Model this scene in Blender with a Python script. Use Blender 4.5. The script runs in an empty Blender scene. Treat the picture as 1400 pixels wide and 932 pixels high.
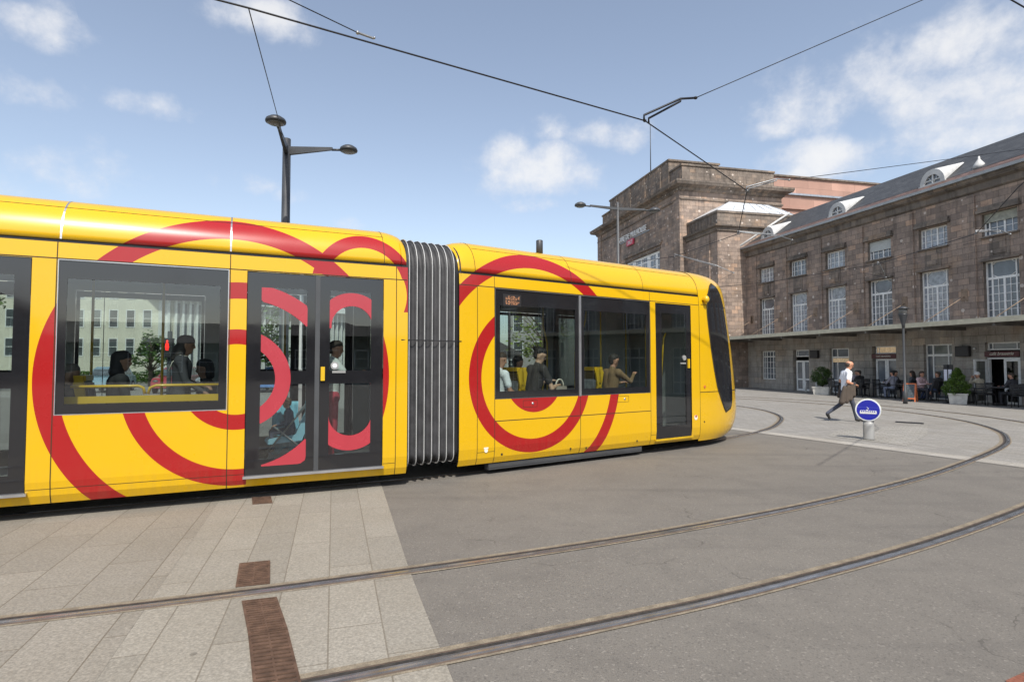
import bpy, math, random
import numpy as np
from mathutils import Vector, Matrix
random.seed(7)
R = math.radians
SC = bpy.context.scene
COL = SC.collection
PI = math.pi

# ------------------------------------------------------------------ materials
def nt_new(name):
    m = bpy.data.materials.new(name); m.use_nodes = True
    nt = m.node_tree; nt.nodes.clear()
    out = nt.nodes.new('ShaderNodeOutputMaterial')
    return m, nt, out

class NB:
    """tiny node builder"""
    def __init__(s, nt): s.nt = nt
    def n(s, t, **kw):
        nd = s.nt.nodes.new(t)
        for k, v in kw.items(): setattr(nd, k, v)
        return nd
    def l(s, a, b): s.nt.links.new(a, b)
    def put(s, sock, v):
        if hasattr(v, 'is_output') or isinstance(v, bpy.types.NodeSocket): s.l(v, sock)
        else: sock.default_value = v
    def math(s, op, a, b=0.0, c=0.0):
        nd = s.n('ShaderNodeMath', operation=op)
        s.put(nd.inputs[0], a); s.put(nd.inputs[1], b); s.put(nd.inputs[2], c)
        return nd.outputs[0]
    def mix(s, f, a, b, blend='MIX'):
        nd = s.n('ShaderNodeMix', data_type='RGBA', blend_type=blend)
        s.put(nd.inputs[0], f)
        for k, v in ((6, a), (7, b)):
            s.put(nd.inputs[k], (*v, 1) if isinstance(v, tuple) and len(v) == 3 else v)
        return nd.outputs[2]
    def noise(s, vec, scale, detail=4, rough=.55, w=None):
        nd = s.n('ShaderNodeTexNoise'); nd.inputs['Scale'].default_value = scale
        nd.inputs['Detail'].default_value = detail; nd.inputs['Roughness'].default_value = rough
        if vec is not None: s.l(vec, nd.inputs['Vector'])
        return nd.outputs[0]
    def ramp(s, f, stops, interp='LINEAR'):
        nd = s.n('ShaderNodeValToRGB'); cr = nd.color_ramp; cr.interpolation = interp
        while len(cr.elements) < len(stops): cr.elements.new(.5)
        for e, (p, c) in zip(cr.elements, stops):
            e.position = p; e.color = (*c, 1) if len(c) == 3 else c
        s.put(nd.inputs[0], f); return nd.outputs[0]
    def mapr(s, v, a, b, c, d):
        nd = s.n('ShaderNodeMapRange'); s.put(nd.inputs[0], v)
        for i, x in enumerate((a, b, c, d)): nd.inputs[i + 1].default_value = x
        return nd.outputs[0]
    def coord(s, which='Object'): return s.n('ShaderNodeTexCoord').outputs[which]
    def mapping(s, vec, loc=(0, 0, 0), rot=(0, 0, 0), scale=(1, 1, 1)):
        nd = s.n('ShaderNodeMapping'); s.l(vec, nd.inputs[0])
        nd.inputs[1].default_value = loc; nd.inputs[2].default_value = rot; nd.inputs[3].default_value = scale
        return nd.outputs[0]
    def bump(s, h, strength=.3, dist=.01):
        nd = s.n('ShaderNodeBump'); nd.inputs['Strength'].default_value = strength
        nd.inputs['Distance'].default_value = dist; s.l(h, nd.inputs['Height']); return nd.outputs[0]
    def bsdf(s, out, col, rough=.5, metal=0., spec=.5, coat=0., normal=None, emis=None, es=0.):
        b = s.n('ShaderNodeBsdfPrincipled')
        s.put(b.inputs['Base Color'], (*col, 1) if isinstance(col, tuple) and len(col) == 3 else col)
        s.put(b.inputs['Roughness'], rough); s.put(b.inputs['Metallic'], metal)
        b.inputs['Specular IOR Level'].default_value = spec
        b.inputs['Coat Weight'].default_value = coat; b.inputs['Coat Roughness'].default_value = .06
        if normal is not None: s.l(normal, b.inputs['Normal'])
        if emis is not None:
            s.put(b.inputs['Emission Color'], (*emis, 1)); b.inputs['Emission Strength'].default_value = es
        s.l(b.outputs[0], out.inputs[0]); return b

def mat(name, col, rough=.6, metal=0., spec=.5, coat=0., var=.12, vscale=3., fine=0., bump=0., emis=None, es=0.):
    m, nt, out = nt_new(name); b = NB(nt); c = b.coord()
    f = b.noise(c, vscale, 5)
    dark = tuple(x * (1 - var) for x in col); lite = tuple(min(1, x * (1 + var)) for x in col)
    cc = b.ramp(f, [(.3, dark), (.7, lite)])
    if fine:
        f2 = b.noise(c, 90, 2)
        cc = b.mix(b.mapr(f2, .35, .65, 0, fine), cc, tuple(x * .45 for x in col))
    nrm = b.bump(b.noise(c, 60, 3), bump, .01) if bump else None
    b.bsdf(out, cc, b.mapr(f, .3, .7, max(.02, rough - .06), min(1, rough + .06)), metal, spec, coat, nrm, emis, es)
    return m

def glass_mat(name, tint=(.62, .68, .66), refl=.07, rough=0.):
    m, nt, out = nt_new(name); b = NB(nt)
    tr = b.n('ShaderNodeBsdfTransparent'); tr.inputs[0].default_value = (*tint, 1)
    gl = b.n('ShaderNodeBsdfGlossy'); gl.inputs[0].default_value = (.95, .97, 1, 1); gl.inputs['Roughness'].default_value = rough
    lw = b.n('ShaderNodeLayerWeight'); lw.inputs[0].default_value = .5
    f = b.math('MULTIPLY_ADD', b.math('POWER', lw.outputs['Facing'], 4.5), .9, refl)
    mx = b.n('ShaderNodeMixShader'); b.l(f, mx.inputs[0]); b.l(tr.outputs[0], mx.inputs[1]); b.l(gl.outputs[0], mx.inputs[2])
    b.l(mx.outputs[0], out.inputs[0]); return m

YEL = (.67, .395, .004); RED = (.345, .0095, .010)
def livery(name, rings):
    """yellow paint with red rings; rings = (cu, cv, r0, r1, u0, u1)"""
    m, nt, out = nt_new(name); b = NB(nt)
    uv = b.n('ShaderNodeUVMap').outputs[0]
    sep = b.n('ShaderNodeSeparateXYZ'); b.l(uv, sep.inputs[0]); U, V = sep.outputs[0], sep.outputs[1]
    tot = None
    for cu, cv, r0, r1, v0, v1, u0, u1 in rings:
        d = b.n('ShaderNodeVectorMath', operation='DISTANCE'); b.l(uv, d.inputs[0]); d.inputs[1].default_value = (cu, cv, 0)
        k = b.math('COMPARE', d.outputs['Value'], (r0 + r1) / 2, (r1 - r0) / 2)
        k = b.math('MULTIPLY', k, b.math('COMPARE', V, (v0 + v1) / 2, (v1 - v0) / 2))
        k = b.math('MULTIPLY', k, b.math('COMPARE', U, (u0 + u1) / 2, (u1 - u0) / 2))
        tot = k if tot is None else b.math('MAXIMUM', tot, k)
    c = b.coord()
    dirt = b.noise(c, 1.3, 6, .65)
    col = b.mix(tot, YEL, RED) if tot is not None else b.mix(0., YEL, YEL)
    # road grime on the lowest part of the skirt and faint dirt streaks
    low = b.mapr(V, .18, .6, .16, 0.)
    nd = low.node; nd.clamp = True
    streak = b.noise(b.mapping(c, scale=(9, 9, .7)), 2.2, 5, .6)
    g = b.math('MULTIPLY', low, b.mapr(streak, .4, .7, 0, 1))
    g = b.math('ADD', g, b.math('MULTIPLY', b.mapr(dirt, .5, .8, 0, 1), .07))
    col = b.mix(g, col, (.22, .16, .09))
    wav = b.bump(b.noise(c, 1.1, 2), .04, .02)
    b.bsdf(out, col, b.mapr(dirt, .3, .7, .24, .34), 0, .28, .7, wav)
    return m

def stone_mat(name, base, scale_w=.62, scale_h=.31, grime=.5, pocks=True, con=.72):
    m, nt, out = nt_new(name); b = NB(nt)
    uv = b.n('ShaderNodeUVMap').outputs[0]
    br = b.n('ShaderNodeTexBrick', offset=.5, squash=1.0)
    wob = b.n('ShaderNodeVectorMath', operation='ADD'); b.l(uv, wob.inputs[0])
    b.l(uv, br.inputs['Vector'])
    br.inputs['Color1'].default_value = (0, 0, 0, 1); br.inputs['Color2'].default_value = (1, 1, 1, 1)
    br.inputs['Mortar'].default_value = (.5, .5, .5, 1)
    br.inputs['Scale'].default_value = 1; br.inputs['Brick Width'].default_value = scale_w; br.inputs['Row Height'].default_value = scale_h
    br.inputs['Mortar Size'].default_value = .012; br.inputs['Mortar Smooth'].default_value = .3; br.inputs['Bias'].default_value = 0
    r, g, bb = base
    blk = b.ramp(br.outputs[0], [(0, (r * .5, g * .5, bb * .52)), (.3, (r * .8, g * .79, bb * .79)), (.65, base), (.88, (r * 1.25, g * 1.16, bb * 1.08)), (1, (r * 1.7, g * 1.4, bb * 1.15))])
    blk = b.mix(con, base, blk)
    c = b.coord()
    n1 = b.noise(c, .45, 6, .65); n2 = b.noise(b.mapping(c, scale=(2.2, 2.2, .28)), 1.6, 6, .6); n3 = b.noise(c, 14, 4, .6)
    col = b.mix(b.mapr(n1, .42, .68, 0, grime), blk, (r * .3, g * .32, bb * .34))
    col = b.mix(b.mapr(n2, .5, .75, 0, grime), col, (.018, .017, .016))
    col = b.mix(b.mapr(n3, .35, .7, .35, 0), col, (r * .45, g * .45, bb * .45))
    n4 = b.noise(b.mapping(c, loc=(5, 3, 9)), .8, 3)
    col = b.mix(b.mapr(n4, .55, .75, 0, .55), col, (.33, .23, .155))
    n5 = b.noise(b.mapping(c, loc=(1, 7, 2)), 2.6, 5, .65)
    col = b.mix(b.mapr(n5, .55, .72, 0, .5), col, (r * .42, g * .42, bb * .44))
    col = b.mix(b.mapr(n5, .45, .28, 0, .35), col, (min(1, r * 1.5), min(1, g * 1.35), min(1, bb * 1.2)))
    col = b.mix(b.math('MULTIPLY', br.outputs['Fac'], b.mapr(n1, .4, .65, .25, .7)), col, (.05, .042, .036))
    if pocks:
        vo = b.n('ShaderNodeTexVoronoi', voronoi_dimensions='2D'); vo.inputs['Scale'].default_value = 1.7; b.l(uv, vo.inputs['Vector'])
        sz = b.n('ShaderNodeSeparateColor'); b.l(vo.outputs['Color'], sz.inputs[0])
        lim = b.mapr(sz.outputs[0], .55, 1, .0, .15)
        pk = b.math('LESS_THAN', b.math('ADD', vo.outputs['Distance'], b.mapr(n3, 0, 1, -.03, .03)), lim)
        col = b.mix(b.math('MULTIPLY', pk, .7), col, (.66, .58, .51))
    h = b.math('SUBTRACT', b.mapr(n3, 0, 1, 0, .5), b.math('MULTIPLY', br.outputs['Fac'], .8))
    b.bsdf(out, col, .88, 0, .25, 0, b.bump(h, .55, .03))
    return m

def asphalt_mat(name, base):
    m, nt, out = nt_new(name); b = NB(nt); c = b.coord()
    big = b.noise(c, .22, 5, .6); mid = b.noise(c, 1.7, 6, .65); fine = b.noise(c, 85, 4, .75); fine2 = b.noise(c, 150, 2, .6); v3 = b.n('ShaderNodeTexVoronoi'); v3.inputs['Scale'].default_value = 80; b.l(c, v3.inputs['Vector']); v3c = b.n('ShaderNodeSeparateColor'); b.l(v3.outputs['Color'], v3c.inputs[0])
    r, g, bb = base
    col = b.ramp(big, [(.3, (r * .86, g * .85, bb * .84)), (.7, (r * 1.1, g * 1.09, bb * 1.06))])
    col = b.mix(b.mapr(mid, .46, .70, 0, .42), col, (r * .58, g * .57, bb * .58))
    col = b.mix(b.mapr(fine, .36, .60, .5, 0), col, (r * .48, g * .48, bb * .48))
    col = b.mix(b.mapr(fine2, .60, .74, 0, .45), col, (r * 1.7, g * 1.68, bb * 1.62))
    col = b.mix(b.mapr(v3c.outputs[0], .94, .97, 0, .35), col, (r * 1.7, g * 1.68, bb * 1.65))
    col = b.mix(b.mapr(v3c.outputs[1], .88, .93, 0, .4), col, (r * .45, g * .45, bb * .46))
    vo = b.n('ShaderNodeTexVoronoi'); vo.inputs['Scale'].default_value = 1.1; b.l(c, vo.inputs['Vector'])
    sp = b.n('ShaderNodeSeparateColor'); b.l(vo.outputs['Color'], sp.inputs[0])
    spot = b.math('LESS_THAN', vo.outputs['Distance'], b.mapr(sp.outputs[1], .5, 1, 0, .05))
    col = b.mix(b.math('MULTIPLY', spot, .5), col, (r * .35, g * .34, bb * .34))
    # faint tyre bands that sweep along the road
    w = b.noise(b.mapping(c, rot=(0, 0, R(-30)), scale=(.12, 1.6, 1)), 1.2, 4, .55)
    col = b.mix(b.mapr(w, .54, .72, 0, .42), col, (r * .5, g * .5, bb * .52))
    # crack network
    vc = b.n('ShaderNodeTexVoronoi', feature='DISTANCE_TO_EDGE'); vc.inputs['Scale'].default_value = .33
    dv = b.n('ShaderNodeVectorMath', operation='ADD'); b.l(c, dv.inputs[0])
    nn = b.n('ShaderNodeTexNoise'); nn.inputs['Scale'].default_value = 1.6; nn.inputs['Detail'].default_value = 5; b.l(c, nn.inputs['Vector']); b.l(nn.outputs['Color'], dv.inputs[1])
    b.l(dv.outputs[0], vc.inputs['Vector'])
    ck = b.math('LESS_THAN', vc.outputs['Distance'], .0028)
    ck = b.math('MULTIPLY', ck, b.mapr(mid, .45, .6, 0, .5))
    col = b.mix(ck, col, (r * .3, g * .29, bb * .28))
    h = b.math('ADD', fine, b.math('MULTIPLY', fine2, .5))
    b.bsdf(out, col, .82, 0, .35, 0, b.bump(h, .5, .006))
    return m

def slab_mat(name, base, bw, rh, rot, mortar=.006, tone=.3, off=.5, joint=.6, dirty=(.10, .078, .05), loc=(0, 0, 0)):
    m, nt, out = nt_new(name); b = NB(nt); c = b.coord()
    br = b.n('ShaderNodeTexBrick', offset=off, squash=1.0)
    b.l(b.mapping(c, loc=loc, rot=(0, 0, rot)), br.inputs['Vector'])
    br.inputs['Color1'].default_value = (0, 0, 0, 1); br.inputs['Color2'].default_value = (1, 1, 1, 1); br.inputs['Mortar'].default_value = (.5, .5, .5, 1)
    br.inputs['Scale'].default_value = 1; br.inputs['Brick Width'].default_value = bw; br.inputs['Row Height'].default_value = rh
    br.inputs['Mortar Size'].default_value = mortar; br.inputs['Mortar Smooth'].default_value = .2
    r, g, bb = base
    col = b.ramp(br.outputs[0], [(0, tuple(x * (1 - tone) for x in base)), (.5, base), (1, tuple(x * (1 + tone * .6) for x in base))])
    big = b.noise(c, .6, 6, .62); fine = b.noise(c, 55, 4, .75); f2 = b.noise(c, 14, 5, .65)
    col = b.mix(b.mapr(big, .42, .72, 0, .5), col, (r * .72, g * .68, bb * .6))
    col = b.mix(b.mapr(fine, .38, .6, .55, 0), col, (r * .42, g * .42, bb * .42))
    col = b.mix(b.mapr(fine, .62, .74, 0, .5), col, (min(1, r * 1.7), min(1, g * 1.7), min(1, bb * 1.7)))
    col = b.mix(b.mapr(f2, .58, .75, 0, .35), col, (r * .5, g * .48, bb * .44))
    vo = b.n('ShaderNodeTexVoronoi'); vo.inputs['Scale'].default_value = 2.3; b.l(c, vo.inputs['Vector'])
    sp = b.n('ShaderNodeSeparateColor'); b.l(vo.outputs['Color'], sp.inputs[0])
    spot = b.math('LESS_THAN', b.math('ADD', vo.outputs['Distance'], b.mapr(f2, 0, 1, -.03, .03)), b.mapr(sp.outputs[1], .5, 1, 0, .085))
    col = b.mix(b.math('MULTIPLY', spot, .55), col, (r * .3, g * .3, bb * .3))
    col = b.mix(b.math('MULTIPLY', br.outputs['Fac'], joint), col, dirty)
    h = b.math('SUBTRACT', b.math('MULTIPLY', fine, .6), b.math('MULTIPLY', br.outputs['Fac'], 1.2))
    b.bsdf(out, col, .85, 0, .3, 0, b.bump(h, .45, .006))
    return m

def leaf_mat(name, a, c2):
    m, nt, out = nt_new(name); b = NB(nt)
    gi = b.n('ShaderNodeNewGeometry').outputs['Random Per Island']
    col = b.ramp(gi, [(0, a), (.6, c2), (1, tuple(min(1, x * 1.6) for x in c2))])
    d = b.n('ShaderNodeBsdfDiffuse'); b.l(col, d.inputs[0])
    t = b.n('ShaderNodeBsdfTranslucent'); b.l(col, t.inputs[0])
    g = b.n('ShaderNodeBsdfGlossy'); g.inputs['Roughness'].default_value = .4
    m1 = b.n('ShaderNodeMixShader'); m1.inputs[0].default_value = .35; b.l(d.outputs[0], m1.inputs[1]); b.l(t.outputs[0], m1.inputs[2])
    m2 = b.n('ShaderNodeMixShader'); m2.inputs[0].default_value = .05; b.l(m1.outputs[0], m2.inputs[1]); b.l(g.outputs[0], m2.inputs[2])
    b.l(m2.outputs[0], out.inputs[0]); return m

def slate_mat(name, base, w, h):
    m, nt, out = nt_new(name); b = NB(nt); uv = b.n('ShaderNodeUVMap').outputs[0]
    br = b.n('ShaderNodeTexBrick', offset=.5); b.l(uv, br.inputs['Vector'])
    br.inputs['Color1'].default_value = (0, 0, 0, 1); br.inputs['Color2'].default_value = (1, 1, 1, 1); br.inputs['Mortar'].default_value = (0, 0, 0, 1)
    br.inputs['Scale'].default_value = 1; br.inputs['Brick Width'].default_value = w; br.inputs['Row Height'].default_value = h; br.inputs['Mortar Size'].default_value = .012
    col = b.ramp(br.outputs[0], [(0, tuple(x * .6 for x in base)), (1, tuple(x * 1.25 for x in base))])
    n = b.noise(b.coord(), .7, 5)
    col = b.mix(b.mapr(n, .4, .7, 0, .4), col, tuple(x * .6 for x in base))
    hh = b.math('SUBTRACT', 1.0, br.outputs['Fac'])
    b.bsdf(out, col, .55, 0, .4, 0, b.bump(hh, .5, .02)); return m

M = {}
M['black'] = mat('black_rubber', (.012, .012, .013), .6)
M['frit'] = mat('black_glass_frit', (.014, .014, .016), .05, spec=.75, coat=.15, var=.05)
M['seam'] = mat('panel_gap', (.03, .022, .008), .8)
M['grey'] = mat('interior_grey', (.34, .35, .34), .6, var=.06)
M['ceil'] = mat('interior_ceiling', (.5, .51, .5), .5, var=.05)
M['floor'] = mat('interior_floor', (.09, .09, .095), .6, fine=.4)
M['alu'] = mat('brushed_aluminium', (.55, .55, .55), .35, .85, var=.1)
M['white'] = mat('white_paint', (.72, .72, .70), .45, var=.08)
M['winwhite'] = mat('window_white_paint', (.82, .81, .78), .55, var=.12, vscale=8)
M['yellow'] = mat('yellow_plastic', (.64, .40, .012), .35, coat=.3, var=.06)
M['dormerw'] = mat('grey_white_dormer', (.50, .50, .49), .6, var=.15)
M['glass'] = glass_mat('tram_glass', (.66, .73, .71), .10)
M['glassdark'] = glass_mat('dark_glass', (.45, .48, .47), .10)
M['bglass'] = mat('building_window_glass', (.13, .145, .165), .08, spec=.9, var=.5, vscale=1.2)
M['bglassd'] = mat('dim_window_glass', (.05, .06, .065), .2, spec=.5, var=.4, vscale=1)
M['bglassw'] = mat('window_glass_with_curtains', (.30, .32, .35), .12, spec=.9, var=.45, vscale=5)
M['sticker'] = mat('red_glass_film', (.40, .04, .055), .25, coat=.25, var=.04)
M['rubber'] = mat('bellows_rubber', (.042, .042, .045), .65, var=.35, vscale=7, fine=.2)
M['hoop'] = mat('bellows_hoop', (.42, .42, .41), .5, .2)
M['seatyel'] = mat('seat_shell_yellow', (.58, .36, .012), .4)
M['seatback'] = mat('seat_back_panel', (.13, .085, .02), .55)
M['seatfab'] = mat('seat_cloth', (.14, .145, .15), .9, var=.6, vscale=9)
M['steel'] = mat('rail_steel', (.17, .175, .185), .36, .5, var=.25, vscale=6)
M['shine'] = mat('polished_rail_head', (.42, .43, .45), .25, .8, var=.3, vscale=5)
M['rusty'] = mat('rusty_rail_side', (.085, .06, .045), .75, var=.35, vscale=12)
M['groove'] = mat('rail_groove', (.03, .026, .022), .9, var=.5, vscale=25)
M['mortar'] = mat('rail_grout', (.235, .195, .14), .9, var=.35, vscale=9, fine=.5, bump=.3)
M['grate'] = mat('rusted_iron', (.12, .07, .046), .7, .2, var=.4, vscale=14, fine=.3)
M['lamp'] = mat('dark_grey_lamp_paint', (.042, .045, .05), .45, var=.15)
M['lampg'] = mat('mid_grey_lamp_paint', (.06, .063, .067), .45, var=.12)
M['lens'] = mat('lamp_lens', (.14, .14, .135), .25)
M['wire'] = mat('wire_dark', (.02, .021, .025), .5, .4)
M['arm'] = mat('galvanised_arm', (.30, .31, .32), .45, .6)
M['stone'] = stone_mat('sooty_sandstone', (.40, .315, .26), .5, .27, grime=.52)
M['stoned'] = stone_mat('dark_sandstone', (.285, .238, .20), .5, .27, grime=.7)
M['stonelow'] = stone_mat('ground_floor_stone', (.46, .42, .37), .7, .36, grime=.5, pocks=False, con=.4)
M['trim'] = stone_mat('stone_trim', (.27, .23, .195), 1.1, .5, grime=.7, pocks=False)
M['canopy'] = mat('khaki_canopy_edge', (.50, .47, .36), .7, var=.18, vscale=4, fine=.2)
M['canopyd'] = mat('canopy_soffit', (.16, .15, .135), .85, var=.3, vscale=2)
M['slate'] = slate_mat('grey_slate', (.058, .059, .06), .34, .2)
M['tiles'] = slate_mat('red_eaves_tiles', (.15, .095, .078), .3, .18)
M['zinc'] = mat('zinc_gutter', (.38, .40, .43), .4, .5, var=.15)
M['pink'] = slate_mat('pink_render', (.45, .27, .21), 2.4, 1.2)
M['skylight'] = mat('white_glazed_roof', (.58, .61, .64), .25, var=.1, vscale=4)
M['burg'] = mat('burgundy_sign', (.085, .014, .017), .4)
M['signblack'] = mat('black_sign', (.02, .018, .018), .45)
M['cream'] = mat('cream_letter', (.75, .70, .6), .5)
M['warm'] = mat('lit_interior', (.45, .36, .24), .6, var=.6, vscale=9, emis=(1, .72, .42), es=.17)
M['inside'] = mat('dark_interior', (.03, .028, .026), .9)
M['shutter'] = mat('pale_roller_shutter', (.52, .54, .52), .6, var=.08)
M['shutterw'] = mat('weathered_roller_shutter', (.36, .36, .30), .75, var=.3, vscale=7)
M['rust'] = mat('rust_stain', (.24, .175, .125), .9, var=.3, vscale=6)
M['blue'] = mat('sign_blue', (.012, .017, .31), .35, coat=.3, var=.05)
M['signrim'] = mat('sign_rim', (.72, .74, .78), .35)
M['post'] = mat('grey_bollard', (.32, .32, .31), .5, .2, var=.15)
M['terra'] = mat('terracotta_rim', (.50, .13, .045), .7)
M['planter'] = mat('white_planter', (.58, .56, .51), .75, var=.2, vscale=6, fine=.2)
M['soil'] = mat('soil', (.05, .035, .025), .95)
M['bark'] = mat('bark', (.10, .075, .055), .9, var=.4, vscale=10, bump=.4)
M['leafc'] = leaf_mat('conifer_leaf', (.045, .10, .016), (.12, .20, .03))
M['leafd'] = leaf_mat('dark_shrub_leaf', (.025, .055, .012), (.06, .11, .022))
M['leaft'] = leaf_mat('tree_leaf', (.03, .07, .015), (.085, .15, .025))
M['leafy'] = leaf_mat('young_leaf', (.10, .15, .02), (.20, .26, .04))
M['chair'] = mat('black_cafe_chair', (.018, .018, .019), .5, var=.3, vscale=20)
M['tabletop'] = mat('cafe_table_top', (.10, .095, .09), .35, var=.2)
M['board'] = mat('chalkboard', (.07, .085, .095), .8, var=.5, vscale=14)
M['orange'] = mat('orange_wood_frame', (.55, .15, .05), .55)
M['paper'] = mat('menu_paper', (.62, .63, .72), .6)
M['creamw'] = mat('cream_wall', (.55, .53, .43), .85, var=.1, vscale=.6, fine=.12)
M['palew'] = mat('pale_concrete', (.60, .61, .59), .8, var=.08, vscale=.8)
M['brownb'] = mat('dull_render_wall', (.085, .08, .075), .9, var=.2, vscale=.4)
M['roofd'] = mat('dark_tile_roof', (.05, .045, .045), .8, var=.2, vscale=1.5)
M['greyw'] = mat('grey_render_wall', (.30, .29, .28), .9, var=.15, vscale=.5)
M['redlight'] = mat('red_signal_lens', (.6, .01, .01), .3, emis=(1, .03, .02), es=2.5)
M['led'] = mat('amber_led', (.35, .16, .08), .4, emis=(1, .55, .3), es=.12)
M['tyre'] = mat('tyre', (.015, .015, .015), .8)

# ------------------------------------------------------------------ mesh builder
class MB:
    def __init__(s): s.v = []; s.f = []; s.mi = []; s.uv = []; s.sm = []
    def face(s, pts, mi=0, uv=None, sm=False):
        i = len(s.v); s.v += [tuple(p) for p in pts]; s.f.append(tuple(range(i, i + len(pts)))); s.mi.append(mi); s.uv.append(uv); s.sm.append(sm)
    def mesh_in(s, verts, faces, mi=0, sm=False, uvs=None):
        i = len(s.v); s.v += [tuple(p) for p in verts]
        for k, f in enumerate(faces):
            s.f.append(tuple(i + q for q in f)); s.mi.append(mi if not isinstance(mi, (list, tuple)) else mi[k]); s.sm.append(sm)
            s.uv.append([uvs[q] for q in f] if uvs else None)
    def box(s, x0, x1, y0, y1, z0, z1, mi=0):
        v = [(x, y, z) for z in (z0, z1) for y in (y0, y1) for x in (x0, x1)]
        s.mesh_in(v, [(0, 2, 3, 1), (4, 5, 7, 6), (0, 1, 5, 4), (2, 6, 7, 3), (0, 4, 6, 2), (1, 3, 7, 5)], mi)
    def bbox(s, x0, x1, y0, y1, z0, z1, b, mi=0):
        """box with chamfered vertical and horizontal edges"""
        r = [(x0, y0 + b), (x0 + b, y0), (x1 - b, y0), (x1, y0 + b), (x1, y1 - b), (x1 - b, y1), (x0 + b, y1), (x0, y1 - b)]
        def ins(k): return [(min(max(x, x0 + k), x1 - k), min(max(y, y0 + k), y1 - k)) for x, y in r]
        rings = [(ins(b), z0), (r, z0 + b), (r, z1 - b), (ins(b), z1)]
        v = [(x, y, z) for rr, z in rings for x, y in rr]; f = []
        for k in range(3):
            for i in range(8): f.append((k * 8 + i, k * 8 + (i + 1) % 8, k * 8 + 8 + (i + 1) % 8, k * 8 + 8 + i))
        f.append(tuple(reversed(range(8)))); f.append(tuple(range(24, 32)))
        s.mesh_in(v, f, mi)
    def tube(s, path, r, n=8, mi=0, sm=True, cap=True):
        P = [Vector(p) for p in path]; rr = r if isinstance(r, (list, tuple)) else [r] * len(P)
        v = []; f = []; prev = None
        for i, p in enumerate(P):
            t = (P[min(i + 1, len(P) - 1)] - P[max(i - 1, 0)]).normalized()
            if prev is None:
                up = Vector((0, 0, 1)) if abs(t.z) < .9 else Vector((1, 0, 0))
                a = t.cross(up).normalized()
            else:
                a = (prev - t * prev.dot(t)); a = a.normalized() if a.length > 1e-6 else t.orthogonal().normalized()
            prev = a; b = t.cross(a)
            for k in range(n):
                q = 2 * PI * k / n; v.append(p + (a * math.cos(q) + b * math.sin(q)) * rr[i])
        for i in range(len(P) - 1):
            for k in range(n): f.append((i * n + k, i * n + (k + 1) % n, i * n + n + (k + 1) % n, i * n + n + k))
        if cap: f.append(tuple(reversed(range(n)))); f.append(tuple(range((len(P) - 1) * n, len(P) * n)))
        s.mesh_in(v, f, mi, sm)
    def lathe(s, prof, c=(0, 0, 0), n=20, mi=0, sm=True, sx=1, sy=1):
        v = []; f = []
        for r, z in prof:
            for k in range(n): q = 2 * PI * k / n; v.append((c[0] + r * math.cos(q) * sx, c[1] + r * math.sin(q) * sy, c[2] + z))
        for i in range(len(prof) - 1):
            for k in range(n): f.append((i * n + k, i * n + (k + 1) % n, i * n + n + (k + 1) % n, i * n + n + k))
        f.append(tuple(reversed(range(n)))); f.append(tuple(range((len(prof) - 1) * n, len(prof) * n)))
        s.mesh_in(v, f, mi, sm)
    def ellip(s, c, r, n=14, m=9, mi=0):
        v = []; f = []
        for j in range(1, m):
            a = PI * j / m
            for k in range(n): q = 2 * PI * k / n; v.append((c[0] + r[0] * math.sin(a) * math.cos(q), c[1] + r[1] * math.sin(a) * math.sin(q), c[2] - r[2] * math.cos(a)))
        b = len(v); v += [(c[0], c[1], c[2] - r[2]), (c[0], c[1], c[2] + r[2])]
        for j in range(m - 2):
            for k in range(n): f.append((j * n + k, j * n + (k + 1) % n, j * n + n + (k + 1) % n, j * n + n + k))
        for k in range(n): f.append((b, (k + 1) % n, k)); f.append((b + 1, (m - 2) * n + k, (m - 2) * n + (k + 1) % n))
        s.mesh_in(v, f, mi, True)
    def prism(s, poly, axis, a0, a1, mi=0):
        """extrude 2-D polygon along axis (0,1,2)"""
        def P(p, a):
            return (a, p[0], p[1]) if axis == 0 else (p[0], a, p[1]) if axis == 1 else (p[0], p[1], a)
        n = len(poly); v = [P(p, a0) for p in poly] + [P(p, a1) for p in poly]
        f = [(i, (i + 1) % n, n + (i + 1) % n, n + i) for i in range(n)] + [tuple(reversed(range(n))), tuple(range(n, 2 * n))]
        s.mesh_in(v, f, mi)
    def build(s, name, mats, parent=None, loc=None, rotz=0, fix=True):
        me = bpy.data.meshes.new(name); me.from_pydata(s.v, [], s.f)
        ms = mats if isinstance(mats, (list, tuple)) else [mats]
        for m in ms: me.materials.append(m if not isinstance(m, str) else M[m])
        me.polygons.foreach_set('material_index', s.mi); me.polygons.foreach_set('use_smooth', s.sm)
        uvl = me.uv_layers.new(name='UVMap')
        for p, uv in zip(me.polygons, s.uv):
            if uv is None:
                nx, ny, nz = (abs(q) for q in p.normal)
                for li in p.loop_indices:
                    x, y, z = me.vertices[me.loops[li].vertex_index].co
                    uvl.data[li].uv = (x, y) if nz > .75 else (x, z) if ny >= nx else (y + .27, z)
            else:
                for li, q in zip(p.loop_indices, uv): uvl.data[li].uv = q
        me.update(); me.validate()
        o = bpy.data.objects.new(name, me); COL.objects.link(o)
        if parent: o.parent = parent
        if loc is not None: o.location = loc
        o.rotation_euler.z = rotz
        return o

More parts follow.
